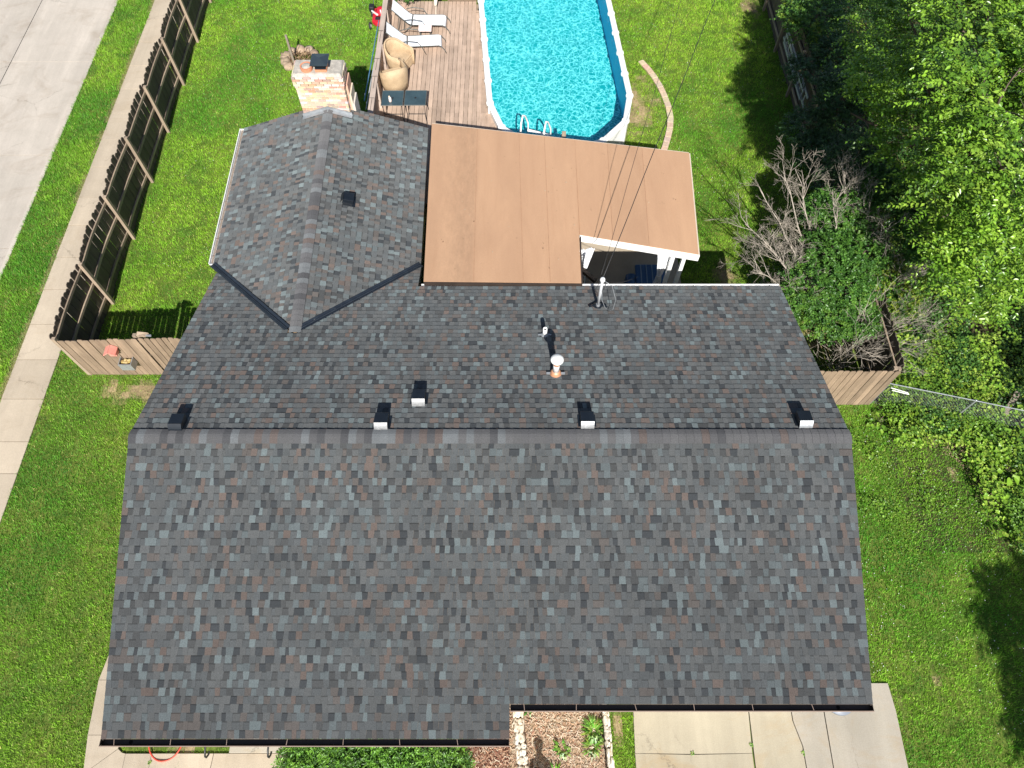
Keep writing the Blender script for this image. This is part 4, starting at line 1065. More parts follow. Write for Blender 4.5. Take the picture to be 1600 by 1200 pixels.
# ---------------------------------------------------------------- deck furniture
def copy_tree(o, parent=None):
    c = o.copy(); col.objects.link(c); ORG[c.name] = ORG[o.name].copy()
    if parent: c.parent = parent
    for ch in [k for k in bpy.data.objects if k.parent == o]: copy_tree(ch, c)
    return c
def lounge():
    # local: foot end +x, head end -x; built round the origin on z=0
    t = thing('sun_lounger', 'white sling sun lounger with raised back, nearest the wicker chairs', 'sun lounger', (0, 0, 0), 'sun loungers on the pool deck')
    W2 = .27
    def sheet(pts, nm, th=.012):
        m = MB(); V = []
        for (x, z) in pts: V += [(x, -W2, z), (x, W2, z)]
        n = len(pts); V += [(a, b, c-th) for a, b, c in V]
        m.add(V, [(2*i, 2*i+2, 2*i+3, 2*i+1) for i in range(n-1)]+[(2*i+1+2*n, 2*i+3+2*n, 2*i+2+2*n, 2*i+2*n) for i in range(n-1)]+[(2*i, 2*i+2*n, 2*i+2+2*n, 2*i+2) for i in range(n-1)]+[(2*i+1, 2*i+3, 2*i+3+2*n, 2*i+1+2*n) for i in range(n-1)]+[(0, 1, 1+2*n, 2*n), (2*n-2, 4*n-2, 4*n-1, 2*n-1)])
        return m.build(nm, 'cloth', t)
    sheet([(1.18, .20), (1.16, .29), (1.08, .325), (.6, .32), (.3, .315), (.03, .32)], 'seat_sling')
    sheet([(-.02, .325), (-.12, .38), (-.62, .88)], 'back_sling')
    for s_ in (-1, 1):
        y = s_*(W2+.02)
        MB().tube([(1.32, y, 0), (1.28, y, .12), (1.17, y, .27), (1.05, y, .31), (0, y, .31)], .014, 8).build('side_rail', 'frame', t, smooth=True)
        MB().tube([(0, y, .31), (-.12, y, .37), (-.64, y, .89)], .014, 8).build('back_rail', 'frame', t, smooth=True)
        MB().tube([(0, y, .31), (-.12, y, .2), (-.28, y, 0)], .014, 8).build('leg', 'frame', t, smooth=True)
        MB().tube([(.62, y+s_*.02, 0), (.5, y+s_*.03, .3), (.38, y+s_*.04, .5), (.05, y+s_*.04, .56), (-.22, y+s_*.03, .5)], .013, 8).build('armrest', 'frame', t, smooth=True)
    MB().tube([(0, -W2-.02, .315), (0, W2+.02, .315)], .014, 8).build('cross_bar', 'frame', t)
    MB().tube([(-.3, -W2, .1), (-.32, W2, .1)], .01, 6).build('brace', 'frame', t)
    MB().tube([(-.4, -W2, .62), (-.5, -W2, .05), (-.5, W2, .05), (-.4, W2, .62)], .01, 6).build('brace', 'frame', t)
    return t
l1 = lounge(); l1.location = (-3.60, 21.93, DZ); l1.rotation_euler = (0, 0, R(4))
l2 = copy_tree(l1); l2.location = (-3.50, 23.10, DZ); l2.rotation_euler = (0, 0, R(-1)); l2['label'] = 'white sling sun lounger with raised back, further away, beside the potted plant'
t = thing('side_table', 'small table with pale pink top between the two loungers', 'side table', (-3.0, 22.52, DZ))
MB().box(-3.24, -2.78, 22.33, 22.68, DZ+.40, DZ+.425).build('top', 'towel', t, bevel=.008)
for sx in (-1, 1):
    for sy in (-1, 1): MB().tube([(-3.01+sx*.17, 22.5+sy*.12, DZ+.4), (-3.01+sx*.2, 22.5+sy*.16, DZ)], .011, 6).build('leg', 'frame', t)
def wicker():
    t = thing('wicker_chair', 'tan wicker armchair turned to the pool beside a lounger', 'chair', (0, 0, 0), 'wicker chairs against the deck railing')
    # tub shell: back at -x, opening at +x
    m = MB(); V = []; n = 17; prof = [(0, .0), (.06, .3), (.11, .55), (.14, .70)]
    def outl(a, g):   # horseshoe outline
        return (-.30*math.cos(a)*(1+g), .34*math.sin(a)*(1+g))
    for k, (g, zf_) in enumerate(prof):
        for i in range(n):
            a = R(-128+256*i/(n-1)); x, y = outl(a, g)
            x += max(0, abs(a)-R(90))*.35
            hh = .62+.24*max(0, math.cos(a)); V.append((x, y, .08+(hh-.08)*k/3))
    m.add(V, [(k*n+i, k*n+i+1, (k+1)*n+i+1, (k+1)*n+i) for k in range(3) for i in range(n-1)])
    o = m.build('shell', 'wicker', t, smooth=True); o.modifiers.new('thick', 'SOLIDIFY').thickness = .035
    pts = [V[3*n+i] for i in range(n)]
    MB().tube(pts+[(.42, .33, .35), (.42, .30, .05)], .03, 8).build('rim', 'wicker', t, smooth=True)
    MB().tube([pts[0], (.42, -.33, .35), (.42, -.30, .05)], .03, 8).build('rim', 'wicker', t, smooth=True)
    m = MB(); P = [(-.26*math.cos(a), .31*math.sin(a)) for a in [R(-100+200*i/10) for i in range(11)]]+[(.38, .30), (.38, -.30)]
    m.prism(P, .34, .42); m.build('seat', 'wicker', t, bevel=.02)
    MB().box(.36, .40, -.29, .29, .08, .34).build('front_apron', 'wicker', t)
    return t
w1 = wicker(); w1.location = (-3.86, 21.05, DZ); w1.rotation_euler = (0, 0, R(-28)); w1.scale = (1.02,)*3
w2 = copy_tree(w1); w2.location = (-3.86, 19.95, DZ); w2.rotation_euler = (0, 0, R(112)); w2.scale = (1.12,)*3; w2['label'] = 'tan wicker armchair behind the glass topped tables'
def gtable():
    t = thing('glass_table', 'dark glass topped square table with a cup on it', 'table', (0, 0, 0), 'dark glass tables on the pool deck')
    MB().box(-.325, .325, -.325, .325, .725, .735).build('glass_top', 'tabletop', t)
    m = MB()
    for a, b in (((-.335, -.335), (.335, -.335)), ((.335, -.335), (.335, .335)), ((.335, .335), (-.335, .335)), ((-.335, .335), (-.335, -.335))): m.tube([(*a, .73), (*b, .73)], .013, 6)
    m.build('rim', 'frame', t)
    m = MB().lathe((0, 0, .7352), [(.0, 0), (.035, 0), (.03, .002), (.0, .002)], 14); m.build('centre_plug', 'blackpaint', t)
    for sx in (-1, 1):
        for sy in (-1, 1): MB().tube([(sx*.31, sy*.31, .72), (sx*.28, sy*.29, .35), (sx*.32, sy*.33, 0)], .012, 6).build('leg', 'blackpaint', t)
    for sy in (-1, 1): MB().tube([(-.28, sy*.29, .35), (.28, sy*.29, .35)], .009, 6).build('stretcher', 'blackpaint', t)
    return t
g1 = gtable(); g1.location = (-3.77, 18.60, DZ)
g2 = copy_tree(g1); g2.location = (-3.05, 18.61, DZ); g2['label'] = 'dark glass topped square table, empty, right of the one with the cup'
t = thing('cup_figure', 'small pink and white cup on the left glass table', 'cup', (-3.82, 18.5, DZ+.735))
MB().lathe((-3.82, 18.42, DZ+.736), [(.035, 0), (.05, .05), (.045, .1), (.05, .13)], 14).build('cup', 'towel', t, smooth=True)
MB().lathe((-3.82, 18.42, DZ+.866), [(.05, 0), (.035, .03), (.0, .04)], 14).build('lid', 'white', t, smooth=True)
MB().lathe((-3.86, 18.56, DZ+.736), [(.03, 0), (.035, .04), (.03, .1), (.0, .12)], 12).build('bottle', 'beige', t, smooth=True)
t = thing('patio_umbrella', 'closed beige patio umbrella lying on the deck boards', 'umbrella', (-2.7, 24.3, DZ))
m = MB(); V = []
ax0, ax1 = Vector((-2.72, 23.85, DZ+.35)), Vector((-2.6, 24.6, DZ+1.5))
MB().tube([Vector((-2.74, 23.82, DZ)), ax1], .02, 8).build('pole', 'beige', t)
for k in range(2):
    p = ax0.lerp(ax1, k)
    for i in range(16): a = 2*math.pi*i/16; r = (.04+.2*k)*(1 if i % 2 else .6); V.append(p+Vector((math.cos(a)*r, math.sin(a)*r*.6, 0)))
m.add(V, [(i, (i+1) % 16, 16+(i+1) % 16, 16+i) for i in range(16)]); m.build('canopy', 'beige', t)

# ---------------------------------------------------------------- lawn mower, stones, edging
t = thing('lawn_mower', 'red push mower parked against the outside of the deck', 'lawn mower', (-4.9, 24.9, 0))
m = MB(); P = [(-5.22+.0, 24.45), (-5.05, 24.3), (-4.72, 24.3), (-4.55, 24.45), (-4.55, 25.2), (-5.22, 25.2)]; m.prism(P, .14, .32)
m.build('deck', 'red', t, bevel=.05)
for x in (-5.3, -4.52):
    for y in (24.4, 25.15): 
        w_ = MB().lathe((x, y, .13), [(.0, -.035), (.12, -.035), (.13, -.02), (.13, .02), (.12, .035), (0, .035)], 18, (1, 0, 0)).build('wheel', 'rubber', t, smooth=False)
        MB().lathe((x, y, .13), [(.0, -.045), (.06, -.045), (.06, .045), (.0, .045)], 14, (1, 0, 0)).build('hub', 'whitemetal', w_)
MB().lathe((-4.9, 24.85, .3), [(.2, 0), (.2, .12), (.14, .16), (.13, .24), (.05, .27), (.0, .275)], 18).build('engine', 'red', t, smooth=True)
MB().box(-5.08, -4.74, 24.46, 24.62, .321, .36).build('vent', 'blackpaint', t)
for x in (-5.2, -4.62): MB().tube([(x, 25.1, .3), (x, 25.75, .95)], .014, 6).build('handle', 'blackpaint', t)
MB().tube([(-5.2, 25.75, .95), (-4.62, 25.75, .95)], .014, 6).build('handle_bar', 'blackpaint', t)
m = MB().hexa([(-5.28, 24.95, .34), (-5.22, 24.93, .34), (-4.98, 24.62, .40), (-5.04, 24.62, .40), (-5.28, 24.97, .38), (-5.22, 24.95, .38), (-4.98, 24.64, .44), (-5.04, 24.64, .44)]); m.build('stripe', 'white', t)
MB().box(-5.36, -5.16, 24.95, 25.2, .3, .5).build('grass_bag', 'blackpaint', t, bevel=.04)
t = thing('fire_ring', 'ring of tan stones filled with dry brush behind the chimney', 'stone ring', (-7.65, 22.6, 0))
rs2 = random.Random(8)
SC = [(.30, .23, .16), (.36, .27, .19), (.27, .20, .14), (.40, .31, .23)]
for i in range(11):
    a = 2*math.pi*i/11; m = MB(); m.cc = rs2.choice(SC); m.rock((-7.65+.55*math.cos(a), 22.6+.52*math.sin(a), .08), .17, i, (1, 1, .75)); m.build('stone', 'stone', t, smooth=True)
m = MB()
for i in range(160):
    a = rs2.uniform(0, 6.28); r = .42*math.sqrt(rs2.random()); p = Vector((-7.65+r*math.cos(a), 22.6+r*math.sin(a), rs2.uniform(.05, .22))); d = Vector((rs2.uniform(-1, 1), rs2.uniform(-1, 1), rs2.uniform(-.2, .5))).normalized()*rs2.uniform(.08, .25)
    m.cc = rs2.choice([(.2, .12, .07), (.12, .07, .045), (.35, .24, .14)]); m.tube([p, p+d], .008, 3, False)
o = m.build('dry_brush', 'mulchchip', t); o['kind'] = 'stuff'
MB().box(-7.86, -7.79, 22.25, 22.32, 0, 1.25).build('stake', 'logpost', t)
t = thing('stone_stack', 'short stack of flat tan stones beside the stone ring', 'stones', (-8.2, 22.3, 0))
for i in range(5): m = MB(); m.cc = rs2.choice(SC); m.rock((-8.25+.05*i, 22.75-.15*i, .09-.0*i), .17, 40+i, (1, .8, .6)); m.build('stone', 'stone', t, smooth=True)
t = thing('stone_edging', 'curved row of tan edging stones right of the pool', 'edging', (5.1, 20.3, 0))
arc = [(4.66, 22.55), (4.90, 22.1), (5.10, 21.6), (5.24, 21.1), (5.35, 20.6), (5.42, 20.1), (5.43, 19.6), (5.36, 19.1), (5.24, 18.65), (5.1, 18.2), (4.95, 17.8)]
pts = []
for a, b in zip(arc, arc[1:]): pts += [a, tuple((Vector(a)+Vector(b))/2)]
for a, b in zip(pts, pts[1:]):
    a, b = Vector(a), Vector(b); d = (b-a).normalized(); n_ = Vector((d.y, -d.x))*.105; m = MB(); m.cc = tuple(c*rs2.uniform(.9, 1.1) for c in (.52, .40, .28))
    q = [a+d*.006-n_, b-d*.006-n_, b-d*.006+n_, a+d*.006+n_]; m.prism([(p.x, p.y) for p in q], 0, .07+rs2.uniform(-.01, .01)); m.build('edging_stone', 'stone', t, bevel=.012)
# potted plant added with the foliage below

# ---------------------------------------------------------------- front bed, stone walls, handrails, hose
struct(npmesh('mulch_bed', [(-1.0, -.9, .012), (-.05, -.9, .012), (-.05, 1.9, .012), (-1.0, 1.9, .012), (-.049, -.9, .014), (2.02, -.9, .014), (2.02, 1.9, .014), (-.049, 1.9, .014)], [(0, 1, 2, 3), (4, 5, 6, 7)], [(.20, .10, .07), (.34, .25, .16)], 'soil', ng=4), 'reddish mulch bed between the two stone walls')
n = 9000; x = RNG.uniform(-1.0, 2.02, n); y = RNG.uniform(-.9, 1.5, n); z = RNG.uniform(.012, .05, n)
an = RNG.uniform(0, 6.28, n); L = RNG.uniform(.012, .05, n); w = RNG.uniform(.003, .009, n); ti = RNG.uniform(-.3, .3, n)
dx, dy = np.cos(an)*L, np.sin(an)*L; ex, ey = -np.sin(an)*w, np.cos(an)*w
V = np.stack([np.stack([x-dx-ex, y-dy-ey, z-ti*L], 1), np.stack([x+dx-ex, y+dy-ey, z+ti*L], 1), np.stack([x+dx+ex, y+dy+ey, z+ti*L+.004], 1), np.stack([x-dx+ex, y-dy+ey, z-ti*L+.004], 1)], 1).reshape(-1, 3)
V[:, 2] = np.maximum(V[:, 2], .016)
pal = np.array([(.38, .18, .12), (.27, .13, .09), (.52, .36, .25), (.60, .50, .38), (.22, .11, .07), (.46, .28, .18)]); pl = RNG.integers(0, 6, n)
g = (x > -.05) & (RNG.random(n) < .82); pl[g] = RNG.choice([2, 3, 5, 2, 3], g.sum())
o = npmesh('mulch', V, np.arange(4*n).reshape(-1, 4), pal[pl]*RNG.uniform(.7, 1.15, (n, 1)), 'mulchchip', ng=4); o['kind'] = 'stuff'; o['label'] = 'reddish wood mulch and dry stalks in the front bed'
def stone_wall(name, x0, x1, y0, y1, lab, seed, zt, xs=lambda y: 0):
    t = thing(name, lab, 'stone wall', ((x0+x1)/2, (y0+y1)/2, 0)); r = random.Random(seed)
    MB().hexa([(x0+.05+xs(y0), y0, 0), (x1-.05+xs(y0), y0, 0), (x1-.05+xs(y1), y1, 0), (x0+.05+xs(y1), y1, 0), (x0+.05+xs(y0), y0, zt*.75), (x1-.05+xs(y0), y0, zt*.75), (x1-.05+xs(y1), y1, zt*.75), (x0+.05+xs(y1), y1, zt*.75)]).build('core', simple('dark_joint', (.16, .14, .11), (.1, .085, .07), 9, .95) if 'dark_joint' not in bpy.data.materials else bpy.data.materials['dark_joint'], t)
    y = y0
    while y < y1:
        x = x0; dy_ = r.uniform(.09, .2)
        while x < x1-.03:
            w_ = min(r.uniform(.045, .12), x1-x)
            m = MB(); m.cc = r.choice([(.66, .60, .50), (.66, .62, .54), (.58, .50, .40), (.68, .58, .46), (.5, .45, .38)])
            m.rock((x+w_/2+xs(y), y+dy_/2+r.uniform(-.03, .03), zt*.78+r.uniform(-.03, .03)), .5, r.randint(0, 999), (w_*1.18, dy_*1.2, .17)); m.build('stone', 'stone', t)
            x += w_
        y += dy_*.94
stone_wall('dry_stone_wall', -.04, .19, -.8, 1.45, 'low rough white stone wall beside the lower roof step', 4, .5, lambda y: (1.45-y)*.1)
stone_wall('dry_stone_wall', 1.92, 2.06, -.8, 1.45, 'thin white stone wall at the right side of the mulch bed', 9, .38, lambda y: (1.45-y)*.05)
for i, (x, y, lab) in enumerate(((-4.97, 0, 'black curled handrail right of the front step'), (-6.25, 0, 'black curled handrail left of the front step'))):
    t = thing('step_handrail', lab, 'handrail', (x, .5, 0), 'handrails at the front step')
    MB().tube([(x, 1.0, .95), (x, .52, .88), (x, .30, .84), (x, .2, .78), (x-.0, .185, .70), (x+.01, .24, .64), (x+.015, .3, .64)], .02, 8).build('rail', 'blackpaint', t, smooth=True)
    MB().tube([(x, .46, .86), (x, .46, .0)], .014, 6).build('baluster', 'blackpaint', t)
    MB().tube([(x, .44, .62), (x+.34, .46, .60)], .012, 6).build('brace', 'rust', t)
m = MB(); P = []
for i in range(33): a = math.pi*(1+.0)+math.pi*i/32*2; P.append((-7.42+.36*math.cos(a), .52+.40*math.sin(a), .055+.01*math.sin(i)))
m.tube(P, .016, 8, False); tag(m.build('garden_hose', 'redhose', smooth=True), 'red garden hose looped over the walk at the left eave', 'hose')
M['frame_grey'] = simple('blue_grey_enamel', (.22, .24, .28), (.16, .18, .22), 5, .4)
t = thing('wall_lamp', 'blue grey lamp shade just below the right front gutter', 'lamp', (6.3, 1.1, 2.2))
MB().lathe((6.3, 1.17, 2.18), [(.30, 0), (.29, .03), (.12, .07), (.0, .08)], 28).build('shade', 'frame_grey', t, smooth=True)
MB().tube([(6.3, 1.15, 2.24), (6.3, 1.54, 2.3)], .012, 6).build('arm', 'steel', t)

# ---------------------------------------------------------------- grass
def grass(name, regions, holes, dens, lab, length=(.045, .10), hue=(0, 0), seed=0, mul=(1, 1, 1)):
    r = np.random.default_rng(seed); PX = []; PY = []
    for x0, x1, y0, y1 in regions:
        n = int((x1-x0)*(y1-y0)*dens); PX.append(r.uniform(x0, x1, n)); PY.append(r.uniform(y0, y1, n))
    x = np.concatenate(PX); y = np.concatenate(PY); keep = np.ones(len(x), bool)
    jx = x+r.normal(0, .012, len(x)); jy = y+r.normal(0, .012, len(x))
    for h in holes: keep &= ~inpoly(jx, jy, h)
    dm = dirtmask(x, y); keep &= r.random(len(x)) > dm*.93
    tuft = vnoise(x, y, 9, seed+1); keep &= r.random(len(x)) < .42+1.0*tuft
    x, y = x[keep], y[keep]; n = len(x)
    big = vnoise(x, y, .45, 21)*.6+vnoise(x, y, 1.3, 22)*.4; mid = vnoise(x, y, 4.5, 23); fine = vnoise(x, y, 14, 24)
    L = r.uniform(*length, n)*(.7+.7*mid)*(.75+.5*fine); w = r.uniform(.0045, .010, n); a = r.uniform(0, 2*np.pi, n)+2.0*vnoise(x, y, 6, 31)*3
    lean = r.uniform(.25, 1.35, n)
    b = a+r.uniform(.9, 2.2, n)
    tipx, tipy, tipz = np.cos(a)*np.sin(lean)*L, np.sin(a)*np.sin(lean)*L, np.cos(lean)*L+.012
    z = np.zeros(n)-.004
    V = np.stack([np.stack([x-np.cos(b)*w, y-np.sin(b)*w, z], 1), np.stack([x+np.cos(b)*w, y+np.sin(b)*w, z], 1), np.stack([x+tipx, y+tipy, tipz], 1)], 1).reshape(-1, 3)
    g1 = np.array([.125, .345, .026]); g2 = np.array([.30, .51, .04]); g3 = np.array([.070, .225, .026]); yl = np.array([.52, .50, .14])
    t = np.clip((big-.28)*2.3+hue[0], 0, 1)[:, None]; C = lerp(g1, g2, t); C = lerp(C, g3, np.clip((.42-mid)*2.2, 0, .75)[:, None])
    q = r.random(n); C = np.where((q < .035+.04*t[:, 0])[:, None], yl, C); C = C*r.uniform(.62, 1.48, n)[:, None]*(.8+.4*fine[:, None])
    C = lerp(C, np.array([.36, .29, .15]), np.clip(dm[keep]*1.2, 0, .8)[:, None]*(r.random(n) < .8)[:, None])
    o = npmesh(name, V, np.arange(3*n).reshape(-1, 3), C*np.array(mul), 'blade')
    o['kind'] = 'stuff'; o['label'] = lab; o['category'] = 'grass'
    return o
fw = [(-9.04, -1), (-9.04, -.12), (-9.15, .62), (-9.22, 1.72), (-9.1, 2.5), (-9.0, 3.2), (-7.1, 3.2), (-7.1, -1)]
housefoot = [(-7.1, 1.0), (6.3, 1.0), (6.3, 10.1), (-2.6, 10.1), (-2.6, 16.2), (-7.4, 16.2), (-7.4, 10), (-7.1, 10)]
drv = [(2.55, -1), (2.62, .3), (2.62, 1.8), (6.4, 1.8), (6.9, 1.66), (8.36, 1.66), (8.4, 1.1), (8.36, -1)]
poolfoot = [tuple(p) for p in off(.16)]
deckfoot = [(-4.4, 14.9), (1.0, 14.9), (1.0, 25), (-4.4, 25)]
patfoot = [(-2.3, 10), (5.0, 10), (5.0, 15.4), (-2.3, 15.4)]
ringfoot = [(-7.65+.62*math.cos(a), 22.6+.6*math.sin(a)) for a in [k*.5 for k in range(13)]]
grass('grass', [(-15.24, -13.78, -.5, 27.3)], [], 2600, 'lush green verge between the street and the pavement', (.045, .095), (.0, 0), 1, (.92, .97, 1))
grass('grass', [(-12.68, -7.05, -.4, 9.52), (-12.68, -11.7, 9.52, 27.3)], [fw, housefoot], 2500, 'mown lawn on the left side of the house', (.032, .075), (.02, 0), 2, (.86, .9, 1))
grass('grass', [(-11.62, -4.35, 9.6, 27.3)], [housefoot, ringfoot], 2300, 'bright lawn between the side fence and the house wing', (.032, .08), (.1, 0), 3, (1, 1.05, 1))
grass('grass', [(-.9, 9.75, 14.6, 27.3), (4.9, 9.75, 10.1, 14.6)], [poolfoot, deckfoot, patfoot, housefoot], 2200, 'yellow green back lawn between the pool and the right fence', (.032, .075), (.22, 0), 4, (1.05, 1.05, 1))
grass('grass', [(6.25, 12.7, -.4, 8.7)], [drv, housefoot], 2400, 'lawn right of the house beside the driveway', (.035, .08), (.0, 0), 5, (.9, 1, 1))
grass('grass', [(2.08, 2.64, -.4, 1.7)], [], 1800, 'narrow strip of grass between the stone wall and the driveway', (.05, .09), (.1, 0), 6)
grass('grass', [(-8.45, -6.1, .28, .7)], [], 700, 'thin grass strip under the left gutter', (.04, .07), (.2, 0), 8)

# white clover heads dotted over the lawns
r = np.random.default_rng(77); n = 2600
x = np.concatenate([r.uniform(-11.4, -4.6, 1100), r.uniform(-.5, 9.5, 900), r.uniform(7, 12.4, 600)]); y = np.concatenate([r.uniform(12, 26.8, 1100), r.uniform(14.8, 26.8, 900), r.uniform(0, 8.3, 600)])
k = (vnoise(x, y, .8, 40) > .52); 
for h in (housefoot, poolfoot, deckfoot, drv, ringfoot, patfoot): k &= ~inpoly(x, y, h)
x, y = x[k], y[k]; n = len(x); a = r.uniform(0, 6.28, n); s_ = r.uniform(.007, .014, n); z = r.uniform(.05, .08, n)
V = np.stack([np.stack([x+np.cos(a+q)*s_, y+np.sin(a+q)*s_, z+(.004 if q > 2 else 0)], 1) for q in (0, 1.57, 3.14, 4.71)], 1).reshape(-1, 3)
o = npmesh('clover_flowers', V, np.arange(4*n).reshape(-1, 4), np.tile((.75, .75, .68), (n, 1)), 'leaf', ng=4); o['kind'] = 'stuff'; o['label'] = 'tiny white clover heads dotted over the lawns'

# ---------------------------------------------------------------- leaves, crowns, branches
def leaf_arrays(r, P, D, N, L, Wd, C):
    D = D/np.linalg.norm(D, axis=1, keepdims=True); W_ = np.cross(D, N); W_ /= np.linalg.norm(W_, axis=1, keepdims=True)+1e-9; N = np.cross(W_, D)
    L = L[:, None]; Wd = Wd[:, None]; mid = P+D*L*.45
    V = np.stack([P, mid+W_*Wd+N*Wd*.35, P+D*L-N*L*.12, mid-W_*Wd+N*Wd*.35], 1).reshape(-1, 3)
    k = np.arange(len(P))[:, None]*4; F = np.concatenate([k+[0, 1, 2], k+[0, 2, 3]], 1).reshape(-1, 3)
    return V, F, np.repeat(C, 2, axis=0)
def crown(name, root, blobs, ntw, nl, L, Wf, cols, seed, mat='leaf', twl=(.25, .5), shell=.45, droop=.35, up=.35, below=.25, gap=0):
    r = np.random.default_rng(seed); B = np.array([b[:4] for b in blobs]); wgt = B[:, 3]**2; bi = r.choice(len(B), ntw, p=wgt/wgt.sum())
    d = r.normal(size=(ntw, 3)); d[:, 2] = np.abs(d[:, 2])*np.where(r.random(ntw) < below, -.6, 1); d /= np.linalg.norm(d, axis=1, keepdims=True)
    rad = B[bi, 3]*(1-shell*r.random(ntw)**1.3)*(.8+.5*vnoise(d[:, 0]*3+bi, d[:, 1]*3+bi*1.7, 1.1, seed))
    O = B[bi, :3]+d*rad[:, None]*np.array([1, 1, .75])
    gp = vnoise(O[:, 0]+O[:, 2]*.7, O[:, 1]-O[:, 2]*.5, 1.1, seed+9)*.6+vnoise(O[:, 0], O[:, 1]+O[:, 2], 2.6, seed+10)*.4
    kp = gp > gap; O, d, bi = O[kp], d[kp], bi[kp]; ntw = len(O)
    td = d*.9+r.normal(0, .45, (ntw, 3)); td[:, 2] = td[:, 2]*.4+up-.1; td /= np.linalg.norm(td, axis=1, keepdims=True)
    TL = r.uniform(*twl, ntw)
    s = (np.arange(nl)+.5)/nl; O_ = np.repeat(O, nl, 0); T_ = np.repeat(td, nl, 0); s_ = np.tile(s, ntw); tl = np.repeat(TL, nl)
    Pn = O_+T_*(s_*tl)[:, None]; Pn[:, 2] -= droop*(s_*tl)**2*2
    upv = np.array([0, 0, 1.]); side = np.cross(T_, upv); side /= np.linalg.norm(side, axis=1, keepdims=True)+1e-9
    sg = np.tile(np.where(np.arange(nl) % 2, 1., -1.), ntw)[:, None]
    n = len(Pn); D = T_*.55+side*sg*.8+r.normal(0, .22, (n, 3)); D[:, 2] -= .25
    N = upv+r.normal(0, .38, (n, 3)); LL = r.uniform(L*.65, L*1.15, n)*(1-.25*np.abs(s_-.5)); cb = np.array(cols)
    tw = r.random(ntw)*.6+.4*vnoise(O[:, 0], O[:, 1], .9, seed+3); c0 = cb[np.minimum((np.repeat(tw, nl)*len(cb)).astype(int), len(cb)-1)]
    bigv = vnoise(Pn[:, 0], Pn[:, 1], 1.2, seed+5); C = c0*(r.uniform(.75, 1.25, n)*(.75+.5*bigv))[:, None]
    V, F, CC = leaf_arrays(r, Pn, D, N, LL, LL*Wf, C)
    return npmesh(name, V, F, CC, mat, root), O, td
def limb(m, p, d, L, rad, depth, r, spread=.6, nseg=4, up=.1, kids=(2, 4), mn=.003, tips=None):
    pts = [p]; rs_ = [rad]; q = Vector(p); d = Vector(d).normalized()
    for i in range(nseg):
        d = (d+Vector((r.gauss(0, .16), r.gauss(0, .16), r.gauss(0, .12)+up*.15))).normalized(); q = q+d*L/nseg
        pts.append(q.copy()); rs_.append(max(mn, rad*(1-.6*(i+1)/nseg)))
    m.tube(pts, rs_, 6 if rad > .03 else (4 if rad > .008 else 3), False)
    if tips is not None: tips.append(q.copy())
    if depth > 0:
        for k in range(r.randint(*kids)):
            t = r.uniform(.3, 1); i = min(int(t*nseg), nseg-1); b = pts[i].lerp(pts[i+1], t*nseg-i) if isinstance(pts[i], Vector) else Vector(pts[i])
            nd = (d+Vector((r.gauss(0, spread), r.gauss(0, spread), r.gauss(0, spread*.6)+up*.3))).normalized()
            limb(m, b, nd, L*r.uniform(.45, .72), max(mn, rad*(1-.5*t)*.62), depth-1, r, spread, max(3, nseg-1), up, kids, mn, tips)
def tree(name, lab, cat, base, trunk_r, fork, blobs, ntw, nl, L, Wf, cols, seed, mat='leaf', group=None, **kw):
    t = thing(name, lab, cat, base, group); r = random.Random(seed); m = MB(); b = Vector(base)
    f = b+Vector(fork); m.tube([b, b.lerp(f, .5)+Vector((r.gauss(0, .08), r.gauss(0, .08), 0)), f], [trunk_r*1.3, trunk_r, trunk_r*.85], 10, False)
    m.build('trunk', 'bark', t, smooth=True); m = MB()
    for bl in blobs:
        c = Vector(bl[:3]); mid = f.lerp(c, .5)+Vector((r.gauss(0, .15), r.gauss(0, .15), .1)); m.tube([f, mid, c, c+(c-f).normalized()*bl[3]*.6], [trunk_r*.5, trunk_r*.3, .03, .008], 6, False)
        for k in range(5): limb(m, mid.lerp(c, r.uniform(.3, 1)), (r.gauss(0, 1), r.gauss(0, 1), r.uniform(.1, .8)), bl[3]*1.0, .02, 1, r, .5, 3)
    m.build('limbs', 'bark', t, smooth=True)
    crown('crown', t, blobs, ntw, nl, L, Wf, cols, seed, mat, **kw)
    return t
G_bright = [(.16, .30, .024), (.21, .37, .035), (.12, .25, .02), (.09, .19, .018), (.26, .41, .05), (.06, .14, .02)]
G_dark = [(.035, .085, .02), (.05, .115, .03), (.028, .065, .015), (.065, .14, .04)]
G_mid = [(.06, .15, .02), (.08, .19, .028), (.045, .12, .02), (.11, .22, .03)]
G_yel = [(.2, .3, .03), (.15, .27, .025), (.26, .34, .04)]
A_bl = [(9.96, 17.99, 4.40, 0.75), (9.60, 15.51, 4.80, 0.90), (9.18, 15.03, 4.00, 0.60), (10.50, 16.86, 5.20, 1.00), (9.88, 14.16, 5.60, 1.10), (9.57, 13.44, 4.60, 0.85), (10.36, 12.27, 5.60, 1.20), (10.28, 11.49, 4.80, 1.00), (10.23, 10.85, 4.00, 0.65), (10.40, 14.09, 7.00, 1.30), (9.82, 11.82, 7.20, 1.30), (9.93, 10.66, 6.60, 1.20), (10.56, 10.38, 5.20, 1.00), (10.69, 9.91, 4.00, 0.80), (10.90, 16.71, 6.50, 1.20), (11.02, 19.07, 5.00, 0.90), (11.79, 15.68, 7.00, 1.30), (11.50, 13.24, 7.00, 1.30), (11.34, 11.49, 6.50, 1.30), (11.50, 10.48, 5.50, 1.10), (10.22, 12.26, 4.20, 0.70)]
tree('shade_tree', 'large broad leaved tree filling the upper right corner', 'tree', (12.6, 14.2, 0), .2, (.1, .2, 2.6), A_bl, 8200, 11, .125, .27, G_bright, 41, 'leaf_gloss', twl=(.3, .62), below=.22, gap=.46)
